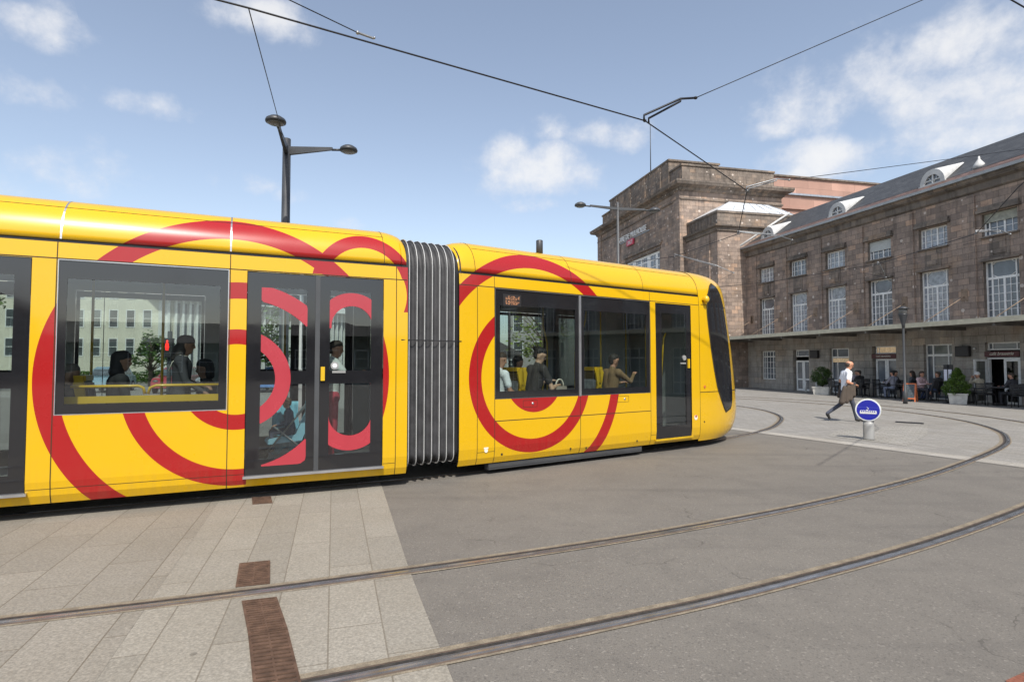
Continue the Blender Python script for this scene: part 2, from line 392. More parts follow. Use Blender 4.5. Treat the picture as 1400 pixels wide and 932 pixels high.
def tag(o, label=None, cat=None, group=None, kind=None):
    if label: o['label'] = label
    if cat: o['category'] = cat
    if group: o['group'] = group
    if kind: o['kind'] = kind
    return o
def thing(name, label, cat, loc=(0, 0, 0), rotz=0, group=None):
    o = bpy.data.objects.new(name, None); COL.objects.link(o); o.empty_display_size = .2
    o.location = loc; o.rotation_euler.z = rotz
    return tag(o, label, cat, group)
def dup(root, loc, rotz=0, label=None, scale=None):
    r = root.copy(); COL.objects.link(r); r.location = loc; r.rotation_euler.z = rotz
    if label: r['label'] = label
    if scale: r.scale = scale
    for ch in root.children:
        c = ch.copy(); COL.objects.link(c); c.parent = r
        for g in ch.children:
            d = g.copy(); COL.objects.link(d); d.parent = c
    return r
def text_mesh(name, s, size, m, parent, matrix, depth=.02, align='CENTER', width=1.0, shear=0.):
    cu = bpy.data.curves.new(name, 'FONT'); cu.body = s; cu.size = size; cu.extrude = depth / 2; cu.align_x = align; cu.shear = shear
    to = bpy.data.objects.new(name, cu); COL.objects.link(to)
    dg = bpy.context.evaluated_depsgraph_get(); me = bpy.data.meshes.new_from_object(to.evaluated_get(dg))
    COL.objects.unlink(to); bpy.data.objects.remove(to); bpy.data.curves.remove(cu)
    me.materials.clear(); me.materials.append(M[m])
    for p in me.polygons: p.material_index = 0
    me.transform(Matrix.Diagonal((width, 1, 1, 1))); me.transform(matrix)
    o = bpy.data.objects.new(name, me); COL.objects.link(o)
    if parent: o.parent = parent
    return o

# ------------------------------------------------------------------ camera, world, sun
cam = bpy.data.cameras.new('camera'); co = bpy.data.objects.new('camera', cam); COL.objects.link(co); SC.camera = co
co.location = (0, 0, 1.7); co.rotation_euler = (R(90) + math.atan(30 / 778), 0, 0)
cam.sensor_width = 36; cam.lens = 778 / 1400 * 36; cam.clip_end = 3000; cam.clip_start = .05

SUN_EL, SUN_H = 51., (.115, -.62)
sv = Vector((SUN_H[0], SUN_H[1], 0)).normalized() * math.cos(R(SUN_EL)); sv.z = math.sin(R(SUN_EL))
sl = bpy.data.lights.new('sun', 'SUN'); sl.energy = 3.6; sl.angle = R(.5); sl.color = (1, .95, .87)
so = bpy.data.objects.new('sun', sl); COL.objects.link(so); so.rotation_euler = sv.to_track_quat('Z', 'Y').to_euler(); so.location = (0, -10, 30)

w = bpy.data.worlds.new('World'); SC.world = w; w.use_nodes = True
nt = w.node_tree; nt.nodes.clear(); b = NB(nt)
out = nt.nodes.new('ShaderNodeOutputWorld'); bg = b.n('ShaderNodeBackground'); b.l(bg.outputs[0], out.inputs[0])
sky = b.n('ShaderNodeTexSky', sky_type='NISHITA', sun_disc=False)
sky.sun_elevation = R(SUN_EL); sky.sun_rotation = math.atan2(sv.x, sv.y); sky.air_density = 1.0; sky.dust_density = 1.6; sky.ozone_density = 1.0
d = b.coord('Generated')
hs = b.n('ShaderNodeHueSaturation'); hs.inputs['Saturation'].default_value = .76; hs.inputs['Hue'].default_value = .499; b.l(sky.outputs[0], hs.inputs['Color'])
# clouds: patches round given sky directions, broken up by noise
def dirv(px, py):
    x, y = (px - 700) / 778, (466 - py) / 778; th = math.atan(30 / 778)
    return Vector((x, math.cos(th) - y * math.sin(th), math.sin(th) + y * math.cos(th))).normalized()
wn = b.n('ShaderNodeTexNoise'); wn.inputs['Scale'].default_value = 11; wn.inputs['Detail'].default_value = 7; wn.inputs['Roughness'].default_value = .6; b.l(d, wn.inputs['Vector'])
cn = wn.outputs[0]
cn2 = b.noise(b.mapping(d, scale=(1, 1, 1.7)), 5.5, 10, .62)
CL = [((1135, 118), .125, .075, 1.0), ((1130, 218), .10, .045, 1.), ((1335, 50), .11, .055, 1), ((1290, 140), .10, .06, 1.), ((1385, 120), .09, .08, .9), ((1340, 185), .10, .04, .8), ((735, 235), .13, .055, 1.), ((700, 215), .06, .04, .8), ((830, 180), .07, .035, .75), ((745, 172), .05, .025, .7), ((1230, 190), .1, .04, .7),
      ((55, 42), .07, .03, .7), ((205, 145), .07, .026, .8), ((130, 240), .11, .04, .55), ((335, 15), .09, .035, .7), ((30, 122), .07, .026, .55), ((330, 250), .06, .024, .6), ((415, 48), .03, .02, .4), ((480, 310), .05, .018, .5), ((735, 278), .06, .018, .6), ((400, 272), .04, .02, .5), ((1060, 175), .05, .02, .6)]
tot = None
for (px, py), rx, ry, amp in CL:
    v = dirv(px, py); az = Vector((v.y, -v.x, 0)).normalized(); up = az.cross(v)
    sub = b.n('ShaderNodeVectorMath', operation='SUBTRACT'); b.l(d, sub.inputs[0]); sub.inputs[1].default_value = v
    def comp(ax, r):
        dt = b.n('ShaderNodeVectorMath', operation='DOT_PRODUCT'); b.l(sub.outputs[0], dt.inputs[0]); dt.inputs[1].default_value = ax / r
        return b.math('POWER', b.math('ABSOLUTE', dt.outputs['Value']), 2.)
    e = b.math('ADD', comp(az, rx), comp(up, ry))
    dt = b.n('ShaderNodeVectorMath', operation='DOT_PRODUCT'); b.l(d, dt.inputs[0]); dt.inputs[1].default_value = v
    front = b.math('GREATER_THAN', dt.outputs['Value'], .3)
    g = b.math('MULTIPLY', b.math('MULTIPLY', b.math('SUBTRACT', 1., e), amp), front)
    tot = g if tot is None else b.math('MAXIMUM', tot, g)
dens = b.math('ADD', b.math('MAXIMUM', tot, -.6), b.math('MULTIPLY', b.math('SUBTRACT', b.math('ADD', b.math('MULTIPLY', cn, .6), b.math('MULTIPLY', cn2, .4)), .505), 5.0))
# scattered cumulus elsewhere in the sky, behind the viewer too
far = b.math('MULTIPLY', b.mapr(cn2, .56, .75, 0, 1), 0.)
cm = b.n('ShaderNodeMapRange', interpolation_type='SMOOTHSTEP'); b.l(dens, cm.inputs[0]); cm.inputs[1].default_value = .0; cm.inputs[2].default_value = 1.25; cm.inputs[3].default_value = 0; cm.inputs[4].default_value = .78
shade = b.mix(b.mapr(dens, .3, 1.6, 0, 1), (4.3, 4.4, 4.7), (5.3, 5.2, 5.05))
skyc = b.mix(cm.outputs[0], hs.outputs[0], shade)
b.l(skyc, bg.inputs[0]); bg.inputs[1].default_value = .145
SC.view_settings.view_transform = 'Standard'; SC.view_settings.look = 'None'; SC.view_settings.exposure = .42; SC.view_settings.gamma = 1
SC.cycles.use_denoising = True
SC.cycles.max_bounces = 10; SC.cycles.transparent_max_bounces = 24; SC.cycles.caustics_reflective = False; SC.cycles.caustics_refractive = False
SC.cycles.sample_clamp_indirect = 6.

# ------------------------------------------------------------------ ground
M['asphalt'] = asphalt_mat('worn_asphalt', (.186, .172, .153))
M['slabl'] = slab_mat('light_granite_slabs', (.31, .285, .24), 1.15, .335, R(72.6), .005, .12, .37, .5, loc=(0, .012, 0))
M['slabd'] = slab_mat('brown_granite_slabs', (.275, .25, .21), 1.05, .42, R(71.5), .005, .16, .43, .6)
M['plaza'] = slab_mat('small_plaza_setts', (.31, .295, .27), .28, .14, R(63), .010, .16, .5, .5, (.14, .13, .12))
M['band'] = slab_mat('pale_stone_band', (.40, .375, .335), .6, .5, R(63), .006, .1)
M['plaza2'] = slab_mat('pale_plaza_setts', (.345, .33, .30), .28, .14, R(20), .008, .14)
M['redpave'] = slab_mat('dull_red_paving', (.26, .10, .065), .2, .1, R(10), .006, .2)
def sheet(name, poly, m, z, kind='structure', label=None):
    mb = MB(); mb.face([(x, y, z) for x, y in poly]); o = mb.build(name, m); tag(o, label, None, None, kind); return o
sheet('road', [(-700, -700), (700, -700), (700, 700), (-700, 700)], 'asphalt', 0, label='worn grey asphalt of the street')
n_ = (.954, .30)
sheet('pavement', [(-1.75, 7.77), (-2.42, 9.95), (-4.42, 9.4), (-3.74, 7.47), (-2.58, 4.13), (-2.22, 3.1), (-1.4, .6), (.5, .6), (-.42, 3.43), (-.84, 4.73)], 'slabl', .005, label='light granite slab strip beside the tram')
sheet('footpath', [(-3.742, 7.47), (-4.42, 9.4), (-14, 9.4), (-14, .6), (-1.402, .6), (-2.222, 3.1), (-2.582, 4.13)], 'slabd', .004, label='brown granite slab pavement left of the light strip')
sheet('plaza', [(8.27, 9.26), (10.2, 5.6), (14, -2), (22, -40), (60, -40), (60, 70), (-30, 70), (-30, 30), (4.2, 17.3), (6.08, 13.58)], 'plaza', .005, label='pale sett paving of the station forecourt')
mb = MB()
e0 = Vector((4.4, 16.9)); e1 = Vector((10.2, 5.6)); dn = Vector((.893, .45))
mb.face([(*p, .009) for p in (e0, e1, e1 + dn * .42, e0 + dn * .42)])
tag(mb.build('kerb_strip', 'band'), 'pale stone edging where the forecourt meets the asphalt', kind='structure')
def gnd(px, py):
    v = dirv(px, py); t = -1.7 / v.z; return (v.x * t, v.y * t)
sheet('paving_patch', [gnd(1130, 596), gnd(1149, 587), gnd(1268, 580), gnd(1268, 594), gnd(1240, 610)], 'plaza2', .0105, label='paler paving round the blue sign post')
sheet('red_paving', [gnd(1375, 931), gnd(1403, 918), gnd(1440, 930), gnd(1420, 960), gnd(1380, 960)], 'redpave', .006, label='corner of red paving at the road edge')

# rails
def crom(pts, step=.35):
    P = [Vector(p) for p in pts]; o = []
    for i in range(len(P) - 1):
        p0, p1, p2, p3 = P[max(i - 1, 0)], P[i], P[i + 1], P[min(i + 2, len(P) - 1)]
        k = max(2, int((p2 - p1).length / step))
        for j in range(k):
            t = j / k
            o.append(.5 * (2 * p1 + (p2 - p0) * t + (2 * p0 - 5 * p1 + 4 * p2 - p3) * t * t + (3 * p1 - p0 - 3 * p2 + p3) * t ** 3))
    o.append(P[-1]); return o
def offset(path, dd):
    o = []
    for i, p in enumerate(path):
        t = (path[min(i + 1, len(path) - 1)] - path[max(i - 1, 0)]).normalized(); o.append(p + Vector((t.y, -t.x)) * dd)
    return o
A_ = crom([(-14, .55), (-9, 2.02), (-6, 2.93), (-3.35, 3.8), (-1.97, 4.27), (0, 5.07), (1.49, 5.76), (3.47, 6.83), (5.88, 8.37), (7.93, 9.93), (9.83, 11.52), (10.95, 12.68), (12.1, 14.25), (13.1, 16.4), (13.55, 18.72), (13.45, 21.2), (12.7, 23.8), (11.2, 26.5), (8.8, 29), (5, 31.5), (0, 33.5)])
T_ = crom([(-16, 1.4), (-9.5, 4.55), (-5.59, 6.45), (-3.6, 7.4), (-1.65, 8.36), (-1.04, 8.70), (1.2, 10.15), (3.5, 11.8), (5.05, 13.1), (6.2, 14.25), (7.2, 15.6), (8.45, 18.0), (9.0, 20.5), (8.8, 22.6), (7.8, 25), (5.5, 27.5), (2, 29.5)])
def rail(path, side, label):
    """grooved rail: side=+1 when the running head lies to the right of the path"""
    prof = [(-.115, .0065, 3), (-.056, .0085, 3), (-.054, .012, 1), (-.036, .013, 2), (-.034, .010, 2), (.000, .010, 1), (.002, .0165, 0), (.020, .0168, 4), (.042, .0168, 0), (.062, .0165, 1), (.066, .0085, 3), (.085, .0065, 3)]
    if side < 0: prof = [(-x, z, m) for x, z, m in prof][::-1]; prof = [(x, z, (prof[i + 1][2] if i + 1 < len(prof) else 3)) for i, (x, z, m) in enumerate(prof)]
    mb = MB(); cols = [offset(path, x) for x, z, m in prof]
    v = []; nn = len(prof)
    for i in range(len(path)):
        for j, (x, z, m) in enumerate(prof): v.append((cols[j][i].x, cols[j][i].y, z))
    f = []; mi = []
    for i in range(len(path) - 1):
        for j in range(nn - 1):
            f.append((i * nn + j, i * nn + j + 1, i * nn + nn + j + 1, i * nn + nn + j)); mi.append(prof[j][2])
    mb.mesh_in(v, f, mi)
    o = mb.build('tram_rail', ['steel', 'rusty', 'groove', 'mortar', 'shine']); return tag(o, label, 'rail', 'grooved tram rails set in the ground')
rail(A_, 1, 'inner rail of the curving track in front of the tram, nearer the yellow side')
rail(offset(A_, 1.435), 1, 'outer rail of the curving track, nearest to the viewer at the bottom')
rail(T_, 1, 'near rail of the track the yellow tram stands on, curving past its nose')
rail(offset(T_, -1.435), -1, 'far rail of the track under the yellow tram')

# drain grates
def grate(pts, label, nx):
    P = [Vector((x, y, 0)) for x, y in pts]  # quad: TL TR BR BL
    mb = MB(); L = (P[3] - P[0]); Wd = (P[1] - P[0]); z = Vector((0, 0, .014))
    def q(u, v, zz): return P[0] + Wd * u + L * v + Vector((0, 0, zz))
    mb.face([q(0, 0, .0075), q(0, 1, .0075), q(1, 1, .0075), q(1, 0, .0075)], 1)
    def bar(u0, u1, v0, v1):
        zt, zb = .0155, .0075
        a = [q(u0, v0, zt), q(u0, v1, zt), q(u1, v1, zt), q(u1, v0, zt)]; bt = [q(u0, v0, zb), q(u0, v1, zb), q(u1, v1, zb), q(u1, v0, zb)]
        mb.mesh_in(a + bt, [(0, 1, 2, 3), (0, 4, 5, 1), (1, 5, 6, 2), (2, 6, 7, 3), (3, 7, 4, 0)])
    bar(0, .07, 0, 1); bar(.93, 1, 0, 1)
    for k in range(nx + 1):
        v = k / nx; h = .30 / nx; bar(.07, .475, max(0, v - h), min(1, v + h)); bar(.525, .93, max(0, v - h), min(1, v + h))
    bar(.475, .525, 0, 1)
    o = mb.build('drain_grate', ['grate', 'groove']); tag(o, label, 'drain grate', 'rusty drain grates across the slabs')
grate([(-2.30, 4.87), (-2.07, 4.94), (-1.86, 4.44), (-2.09, 4.37)], 'short rusty drain grate just beyond the nearer rail', 13)
grate([(-1.92, 4.11), (-1.70, 4.18), (-1.425, 3.685), (-1.645, 3.615)], 'rusty drain grate right in front of the rail, between the two rails', 15)
grate([(-1.638, 3.60), (-1.418, 3.67), (-1.09, 3.03), (-1.31, 2.96)], 'nearest rusty drain grate at the bottom edge', 15)
grate([(-3.27, 7.22), (-3.06, 7.29), (-2.90, 6.96), (-3.11, 6.89)], 'small rusty drain grate at the foot of the tram', 8)

# ------------------------------------------------------------------ tram
P1 = Vector((-3.308, 6.998, 0)); A1 = math.atan2(.427, .904); D1 = Vector((math.cos(A1), math.sin(A1), 0)); N1 = Vector((-D1.y, D1.x, 0))
P2 = Vector((-4.116, 6.125, 0)); A2 = math.atan2(.558, .83); D2 = Vector((math.cos(A2), math.sin(A2), 0)); N2 = Vector((-D2.y, D2.x, 0))
W = 2.4
tram = thing('tram', 'yellow articulated tram with red ring livery and dark bellows, running past the station', 'tram', P1 + D1 * .5 + N1 * 1.2)
def part(mb, name, mats, fr, parent=None):
    """mesh in module coordinates (s along, y away from the viewer, z up)"""
    P, A = (P1, A1) if fr == 1 else (P2, A2)
    o = mb.build(name, mats)
    if parent is None: o.parent = tram; o.location = P - tram.location; o.rotation_euler.z = A
    else: o.parent = parent
    return o
RA = [(-.06, 1.5, .43, .613, .1, 3.0, -9, 9), (-.02, 1.45, 1.04, 1.243, .1, 3.0, -9, .06), (-.12, 1.515, 1.70, 1.925, .75, 3.9, -9, 1.885), (-.12, 1.515, 1.70, 1.925, .1, .75, -9, 0), (1.47, 2.72, .525, .685, 2.86, 3.9, -9, 9), (1.47, 2.62, .575, .735, 2.40, 2.86, 1.9, 9)]
RC = [(5.40, 1.485, -.57, .57, .1, 3.0, -9, 19), (5.385, 1.478, .98, 1.197, .1, 2.6, -9, 19), (5.40, 1.485, 1.73, 1.935, 2., 3.9, -9, 19), (5.40, 1.485, 1.685, 1.885, .1, 1.3, 6., 19)]
M['liv1'] = livery('tram_paint_rear_module', RA); M['liv2'] = livery('tram_paint_front_module', RC)
def yo(z):
    t = [(.0, .10), (.18, .055), (.27, .018), (.42, 0.), (2.3, 0.), (2.84, .008), (3.04, .02), (3.7, .02)]
    for (a, ya), (c, yc) in zip(t, t[1:]):
        if z <= c: return ya + (yc - ya) * (z - a) / (c - a)
    return .02
def side_skin(mb, s0, s1, holes, far=False, z0=.18, z1=3.03, th=.05):
    zs = sorted({z0, z1, .27, .42, 1.0, 2.0, *[h[2] for h in holes], *[h[3] for h in holes]}); ss = sorted({s0, s1, *[h[0] for h in holes], *[h[1] for h in holes]})
    ss2 = []
    for a, c in zip(ss, ss[1:]):
        k = max(1, int((c - a) / .5)); ss2 += [a + (c - a) * i / k for i in range(k)]
    ss = ss2 + [ss[-1]]
    def hole(i, j):
        if not (0 <= i < len(ss) - 1 and 0 <= j < len(zs) - 1): return True
        s, z = (ss[i] + ss[i + 1]) / 2, (zs[j] + zs[j + 1]) / 2
        return any(h[0] < s < h[1] and h[2] < z < h[3] for h in holes)
    def Y(z, d=0): y = yo(z) + d; return W - y if far else y
    for i in range(len(ss) - 1):
        for j in range(len(zs) - 1):
            if hole(i, j): continue
            a, c, e, g = ss[i], ss[i + 1], zs[j], zs[j + 1]
            q = [(a, e), (c, e), (c, g), (a, g)]
            o = [(s, Y(z), z) for s, z in q]; n = [(s, Y(z, th), z) for s, z in q]
            uv = [(s, z) for s, z in q] if not far else [(s, z - 20) for s, z in q]
            if far: mb.face(o[::-1], 0, uv[::-1]); mb.face(n, 1)
            else: mb.face(o, 0, uv); mb.face(n[::-1], 1)
            for (di, dj, p, r_) in ((0, -1, 0, 1), (1, 0, 1, 2), (0, 1, 2, 3), (-1, 0, 3, 0)):
                if hole(i + di, j + dj): mb.face([o[p], n[p], n[r_], o[r_]], 2)
def fairing(mb, s0, s1, end0=False, end1=False):
    prof = [(.06, 3.064), (.03, 3.072)] + [(.03 + .52 * (1 - math.cos(a)), 3.072 + .53 * math.sin(a)) for a in [PI / 2 * k / 12 for k in range(1, 13)]]
    prof += [(W / 2, 3.62)] + [(W - y, z) for y, z in prof[::-1]]
    ss = [s0 + (s1 - s0) * k / 16 for k in range(17)]; sc = [1.] * 17
    def rnd(seq):
        return [(.30, 1.), (.22, .985), (.13, .955), (.06, .91), (.02, .86), (.0, .80)]
    if end1: ss = [s for s in ss if s < s1 - .31] + [s1 - d_ for d_, k in rnd(0)]; sc = [1.] * (len(ss) - 6) + [k for d_, k in rnd(0)]
    if end0: a = [s0 + d_ for d_, k in rnd(0)][::-1]; kk = [k for d_, k in rnd(0)][::-1]; keep = [(s, c) for s, c in zip(ss, sc) if s > s0 + .31]; ss = a + [k[0] for k in keep]; sc = kk + [k[1] for k in keep]
    v = []; uv = []
    for s, c in zip(ss, sc):
        for y, z in prof:
            zz = 3.035 + (z - 3.035) * c; yy = W / 2 + (y - W / 2) * (1 - (1 - c) * .06)
            v.append((s, yy, zz)); uv.append((s, zz - .22 * min(yy, .6)) if y < W / 2 else (s, zz - 20))
    n = len(prof); f = [(i * n + j, i * n + n + j, i * n + n + j + 1, i * n + j + 1) for i in range(len(ss) - 1) for j in range(n - 1)]
    f = [t[::-1] for t in f]
    mb.mesh_in(v, f, 0, True, uv)
    for e, base in ((0, 0), (1, (len(ss) - 1) * n)):
        lp = [v[base + j] for j in range(n)]; mb.face(lp if e else lp[::-1], 1)
def strip_s(mb, s, z0, z1, w=.009, mi=0):   # vertical panel gap on the near and far side
    zz = [z for z in (z0, .27, .42, 2.3, 2.84, z1) if z0 <= z <= z1]; zz = sorted(set(zz))
    for a, c in zip(zz, zz[1:]):
        for fs in (0, 1):
            y = (lambda z: yo(z) - .0015) if not fs else (lambda z: W - yo(z) + .0015)
            q = [(s - w / 2, y(a), a), (s + w / 2, y(a), a), (s + w / 2, y(c), c), (s - w / 2, y(c), c)]; mb.face(q[::-1] if fs else q, mi)
def strip_z(mb, z, s0, s1, h=.007, mi=0):
    for fs in (0, 1):
        y0, y1 = yo(z - h / 2) - .0015, yo(z + h / 2) - .0015
        if fs: y0, y1 = W - y0, W - y1
        q = [(s0, y0, z - h / 2), (s1, y0, z - h / 2), (s1, y1, z + h / 2), (s0, y1, z + h / 2)]; mb.face(q[::-1] if fs else q, mi)
def roof_gap(mb, s, w=.012, mi=0):
    prof = [(.028 + .522 * (1 - math.cos(a)), 3.07 + .5335 * math.sin(a)) for a in [PI / 2 * k / 12 for k in range(0, 13)]]
    for (y0, z0), (y1, z1) in zip(prof, prof[1:]): mb.face([(s - w / 2, y0, z0), (s + w / 2, y0, z0), (s + w / 2, y1, z1), (s - w / 2, y1, z1)], mi)

# -- rear module
B1S0, B1S1 = -4.75, 2.06
W1 = (-1.85, -.168, 1.13, 2.84); DR1 = (.033, 1.725, .30, 2.84); DL1 = (-3.87, -2.078, .30, 2.84)
mb = MB(); side_skin(mb, B1S0, B1S1, [W1, DR1, DL1]); side_skin(mb, B1S0, B1S1, [(-2.20, -.55, 1.13, 2.75), DR1, (-4.3, -2.32, .30, 2.84)], True)
for s in (-1.862, -.156, 1.90): strip_s(mb, s, .18, 3.03, .010, 3)
strip_z(mb, .341, -2.075, .03, .006, 3); strip_z(mb, .341, 1.73, 1.90, .006, 3)
strip_z(mb, 2.85, B1S0, 2.05, .012, 3)
mb.box(B1S0, B1S0 + .05, .06, W - .06, .3, 3.03, 1)
for y0, y1 in ((.052, .45), (W - .45, W - .052)):
    mb.box(1.98, 2.03, y0, y1, .35, 2.95, 1)
mb.box(B1S0 + .05, 2.0, .06, W - .06, .30, .36, 4); mb.box(B1S0 + .05, 2.03, .06, W - .06, 2.86, 2.92, 5)
mb.box(B1S0, 2.0, .3, W - .3, .2, .29, 6)
body1 = part(mb, 'module_body', ['liv1', 'grey', 'frit', 'seam', 'floor', 'ceil', 'black'], 1)
mb = MB(); fairing(mb, B1S0, 2.045, False, True)
for s in (-1.84, -.155): roof_gap(mb, s, .018, 3)
roof_gap(mb, 1.735, .008, 2); 
zz = 3.072 + .53 * math.sin(R(47)); yy = .03 + .52 * (1 - math.cos(R(47)))
mb.box(B1S0, 1.75, yy - .003, yy + .003, zz - .003, zz + .003, 2)
part(mb, 'roof_fairing', ['liv1', 'black', 'seam', 'alu'], 1)
mb = MB(); mb.box(B1S0, 2.03, .045, W - .045, 3.02, 3.07, 0); part(mb, 'roof_gutter', ['black'], 1)

def window(fr, s0, s1, z0, z1, cs0, cs1, cz0, cz1, y=.012, far=False, name='window', gl='glass'):
    """flush black-edged window: frit ring with a clear pane in it"""
    mb = MB(); ya, yb = (y, y + .012) if not far else (W - y - .012, W - y)
    for q in ((s0, cs0, z0, z1), (cs1, s1, z0, z1), (cs0, cs1, z0, cz0), (cs0, cs1, cz1, z1)): mb.box(q[0], q[1], ya, yb, q[2], q[3])
    f = part(mb, name, ['frit'], fr)
    g = MB(); ym = (ya + yb) / 2; q = [(cs0, ym, cz0), (cs1, ym, cz0), (cs1, ym, cz1), (cs0, ym, cz1)]; g.face(q if not far else q[::-1])
    part(g, 'pane', [gl], fr, f); return f
wf = window(1, -1.842, -.176, 1.138, 2.832, -1.765, -.262, 1.242, 2.633)
window(1, -2.195, -.555, 1.138, 2.745, -2.15, -.60, 1.20, 2.66, far=True)
mb = MB()
for q in ((-1.85, -.168, 2.832, 2.842), (-1.85, -.168, 1.128, 1.138)): mb.box(q[0], q[1], .0, .02, q[2], q[3])
for q in ((-1.852, -1.842), (-.176, -.166)): mb.box(q[0], q[1], .0, .02, 1.138, 2.832)
part(mb, 'window_trim', ['alu'], 1, wf)

def sticker(mb, c, r0, r1, rect, y, n=240):
    cs, cz = c; s0, s1, z0, z1 = rect; prev = None
    for k in range(n + 1):
        a = 2 * PI * k / n; dx, dz = math.cos(a), math.sin(a); lo, hi = r0, r1
        for dd, a0, a1, cc in ((dx, s0, s1, cs), (dz, z0, z1, cz)):
            if abs(dd) < 1e-9:
                if not a0 <= cc <= a1: lo, hi = 1, 0
                continue
            t0, t1 = sorted(((a0 - cc) / dd, (a1 - cc) / dd)); lo, hi = max(lo, t0), min(hi, t1)
        cur = ((cs + dx * lo, y, cz + dz * lo), (cs + dx * hi, y, cz + dz * hi)) if hi > lo + 1e-4 else None
        if cur and prev: mb.face([prev[0], prev[1], cur[1], cur[0]])
        prev = cur
def leaf(fr, s0, s1, z0, z1, cs0, cs1, stickers=(), name='door', far=False, mid=(1.43, 1.60), zb=.51, zt=2.645):
    mb = MB(); y = .014; ya, yb = (y, y + .03) if not far else (W - y - .03, W - y)
    if mid:
        cells = ((s0, cs0, z0, z1), (cs1, s1, z0, z1), (cs0, cs1, z0, zb), (cs0, cs1, mid[0], mid[1]), (cs0, cs1, zt, z1)); panes = ((zb, mid[0]), (mid[1], zt))
    else: cells = ((s0, cs0, z0, z1), (cs1, s1, z0, z1), (cs0, cs1, z0, zb), (cs0, cs1, zt, z1)); panes = ((zb, zt),)
    for q in cells: mb.box(q[0], q[1], ya, yb, q[2], q[3])
    d_ = part(mb, name, ['frit'], fr)
    for a, c in panes:
        g = MB(); ym = (ya + .006) if not far else yb - .006; q = [(cs0, ym, a), (cs1, ym, a), (cs1, ym, c), (cs0, ym, c)]; g.face(q if not far else q[::-1]); part(g, 'pane', ['glass'], fr, d_)
    if stickers:
        for c, r0, r1, rect in stickers: g = MB(); sticker(g, c, r0, r1, rect, ya - .004); part(g, 'red_ring_film', ['sticker'], fr, d_)
    return d_
ZD = (.31, 2.83)
L1 = leaf(1, .041, .842, *ZD, .20, .735, [((-.06, 1.5), .43, .613, (.20, .74, .48, 2.7)), ((-.02, 1.45), 1.04, 1.243, (.20, .745, 1.5, 2.645)), ((-.02, 1.45), 1.04, 1.243, (.20, .745, .42, 1.4))])
L2 = leaf(1, .90, 1.718, *ZD, 1.025, 1.557, [((1.31, 2.19), .265, .44, (1.02, 1.56, 2.15, 2.64)), ((1.295, 1.02), .275, .47, (1.02, 1.56, .5, 1.03))])
mb = MB(); mb.box(.842, .90, .004, .05, .31, 2.83); part(mb, 'door_seal', ['lampg'], 1)
g = MB(); g.box(.915, .965, -.012, .012, 1.47, 1.65); part(g, 'handle', ['yellow'], 1, L2)
def disc_y(mb, s, z, r, y0, y1, mi=0, n=20):
    mb.prism([(s + r * math.cos(2 * PI * k / n), z + r * math.sin(2 * PI * k / n)) for k in range(n)], 1, y0, y1, mi)
g = MB(); disc_y(g, 1.09, 1.665, .052, -.004, .013); part(g, 'door_button', ['post'], 1, L2)
g = MB(); disc_y(g, 1.09, 1.665, .03, -.010, -.004); part(g, 'button_face', ['signrim'], 1, L2)
g = MB(); g.box(1.06, 1.23, .008, .013, 1.568, 1.597); part(g, 'door_notice', ['post'], 1, L2)
mb = MB(); mb.box(.02, 1.735, -.028, .06, .285, .315); part(mb, 'door_sill', ['alu'], 1)
leaf(1, -3.86, -3.02, *ZD, -3.7, -3.16); leaf(1, -2.96, -2.086, *ZD, -2.82, -2.225)
mb = MB(); mb.box(-3.02, -2.96, .004, .05, .31, 2.83); part(mb, 'door_seal', ['lampg'], 1)
mb = MB(); mb.box(-3.9, -2.06, -.028, .06, .285, .315); part(mb, 'door_sill', ['alu'], 1)
for a, c in ((.041, .842), (.90, 1.718)): leaf(1, a, c, *ZD, a + .15, c - .13, far=True)
for a, c in ((-4.29, -3.36), (-3.28, -2.33)): leaf(1, a, c, *ZD, a + .10, c - .08, far=True)

# -- bellows
mb = MB(); hoops = []
def sect(k=0.):
    z0, z1, y0, y1 = .30 - k, 3.46 + k, .05 - k, W - .05 + k; pts = []
    for cx, cz, r, a0 in ((y0 + .12, z0 + .12, .12, 180), (y1 - .12, z0 + .12, .12, 270), (y1 - .42, z1 - .42, .42, 0), (y0 + .42, z1 - .42, .42, 90)):
        for t in range(7): a = R(a0 + 15 * t); pts.append((cx + r * math.cos(a), cz + r * math.sin(a)))
    return pts
def bpt(t, y, z):
    a = P1 + D1 * 1.97 + N1 * y; c = P2 + D2 * 4.06 + N2 * y; p = a.lerp(c, t); return (p.x, p.y, z)
NR = 8; rings = []
for i in range(NR * 6 + 1):
    t = i / (NR * 6); ph = (i % 6) / 6; k = .035 - .055 * math.sin(PI * ph) ** .7 if i % 6 else .035
    rings.append([bpt(t, y, z) for y, z in sect(k)])
n = len(rings[0]); v = [p for r in rings for p in r]
f = [(i * n + j, i * n + n + j, i * n + n + (j + 1) % n, i * n + (j + 1) % n) for i in range(len(rings) - 1) for j in range(n)]
mb.mesh_in(v, [t[::-1] for t in f], 0, True)
bel = mb.build('bellows', ['rubber']); bel.parent = tram; bel.location = -tram.location
for i in range(1, NR):
    h = MB(); ring = [bpt(i / NR, y, z) for y, z in sect(.042)]; h.tube(ring + [ring[0]], .008, 6, cap=False)
    ho = h.build('bellows_hoop', ['hoop']); ho.parent = bel
mb = MB(); mb.tube([bpt(t / 10, -.005 if True else 0, 2.02) for t in range(11)], .006, 5); st = mb.build('bellows_strap', ['black']); st.parent = bel
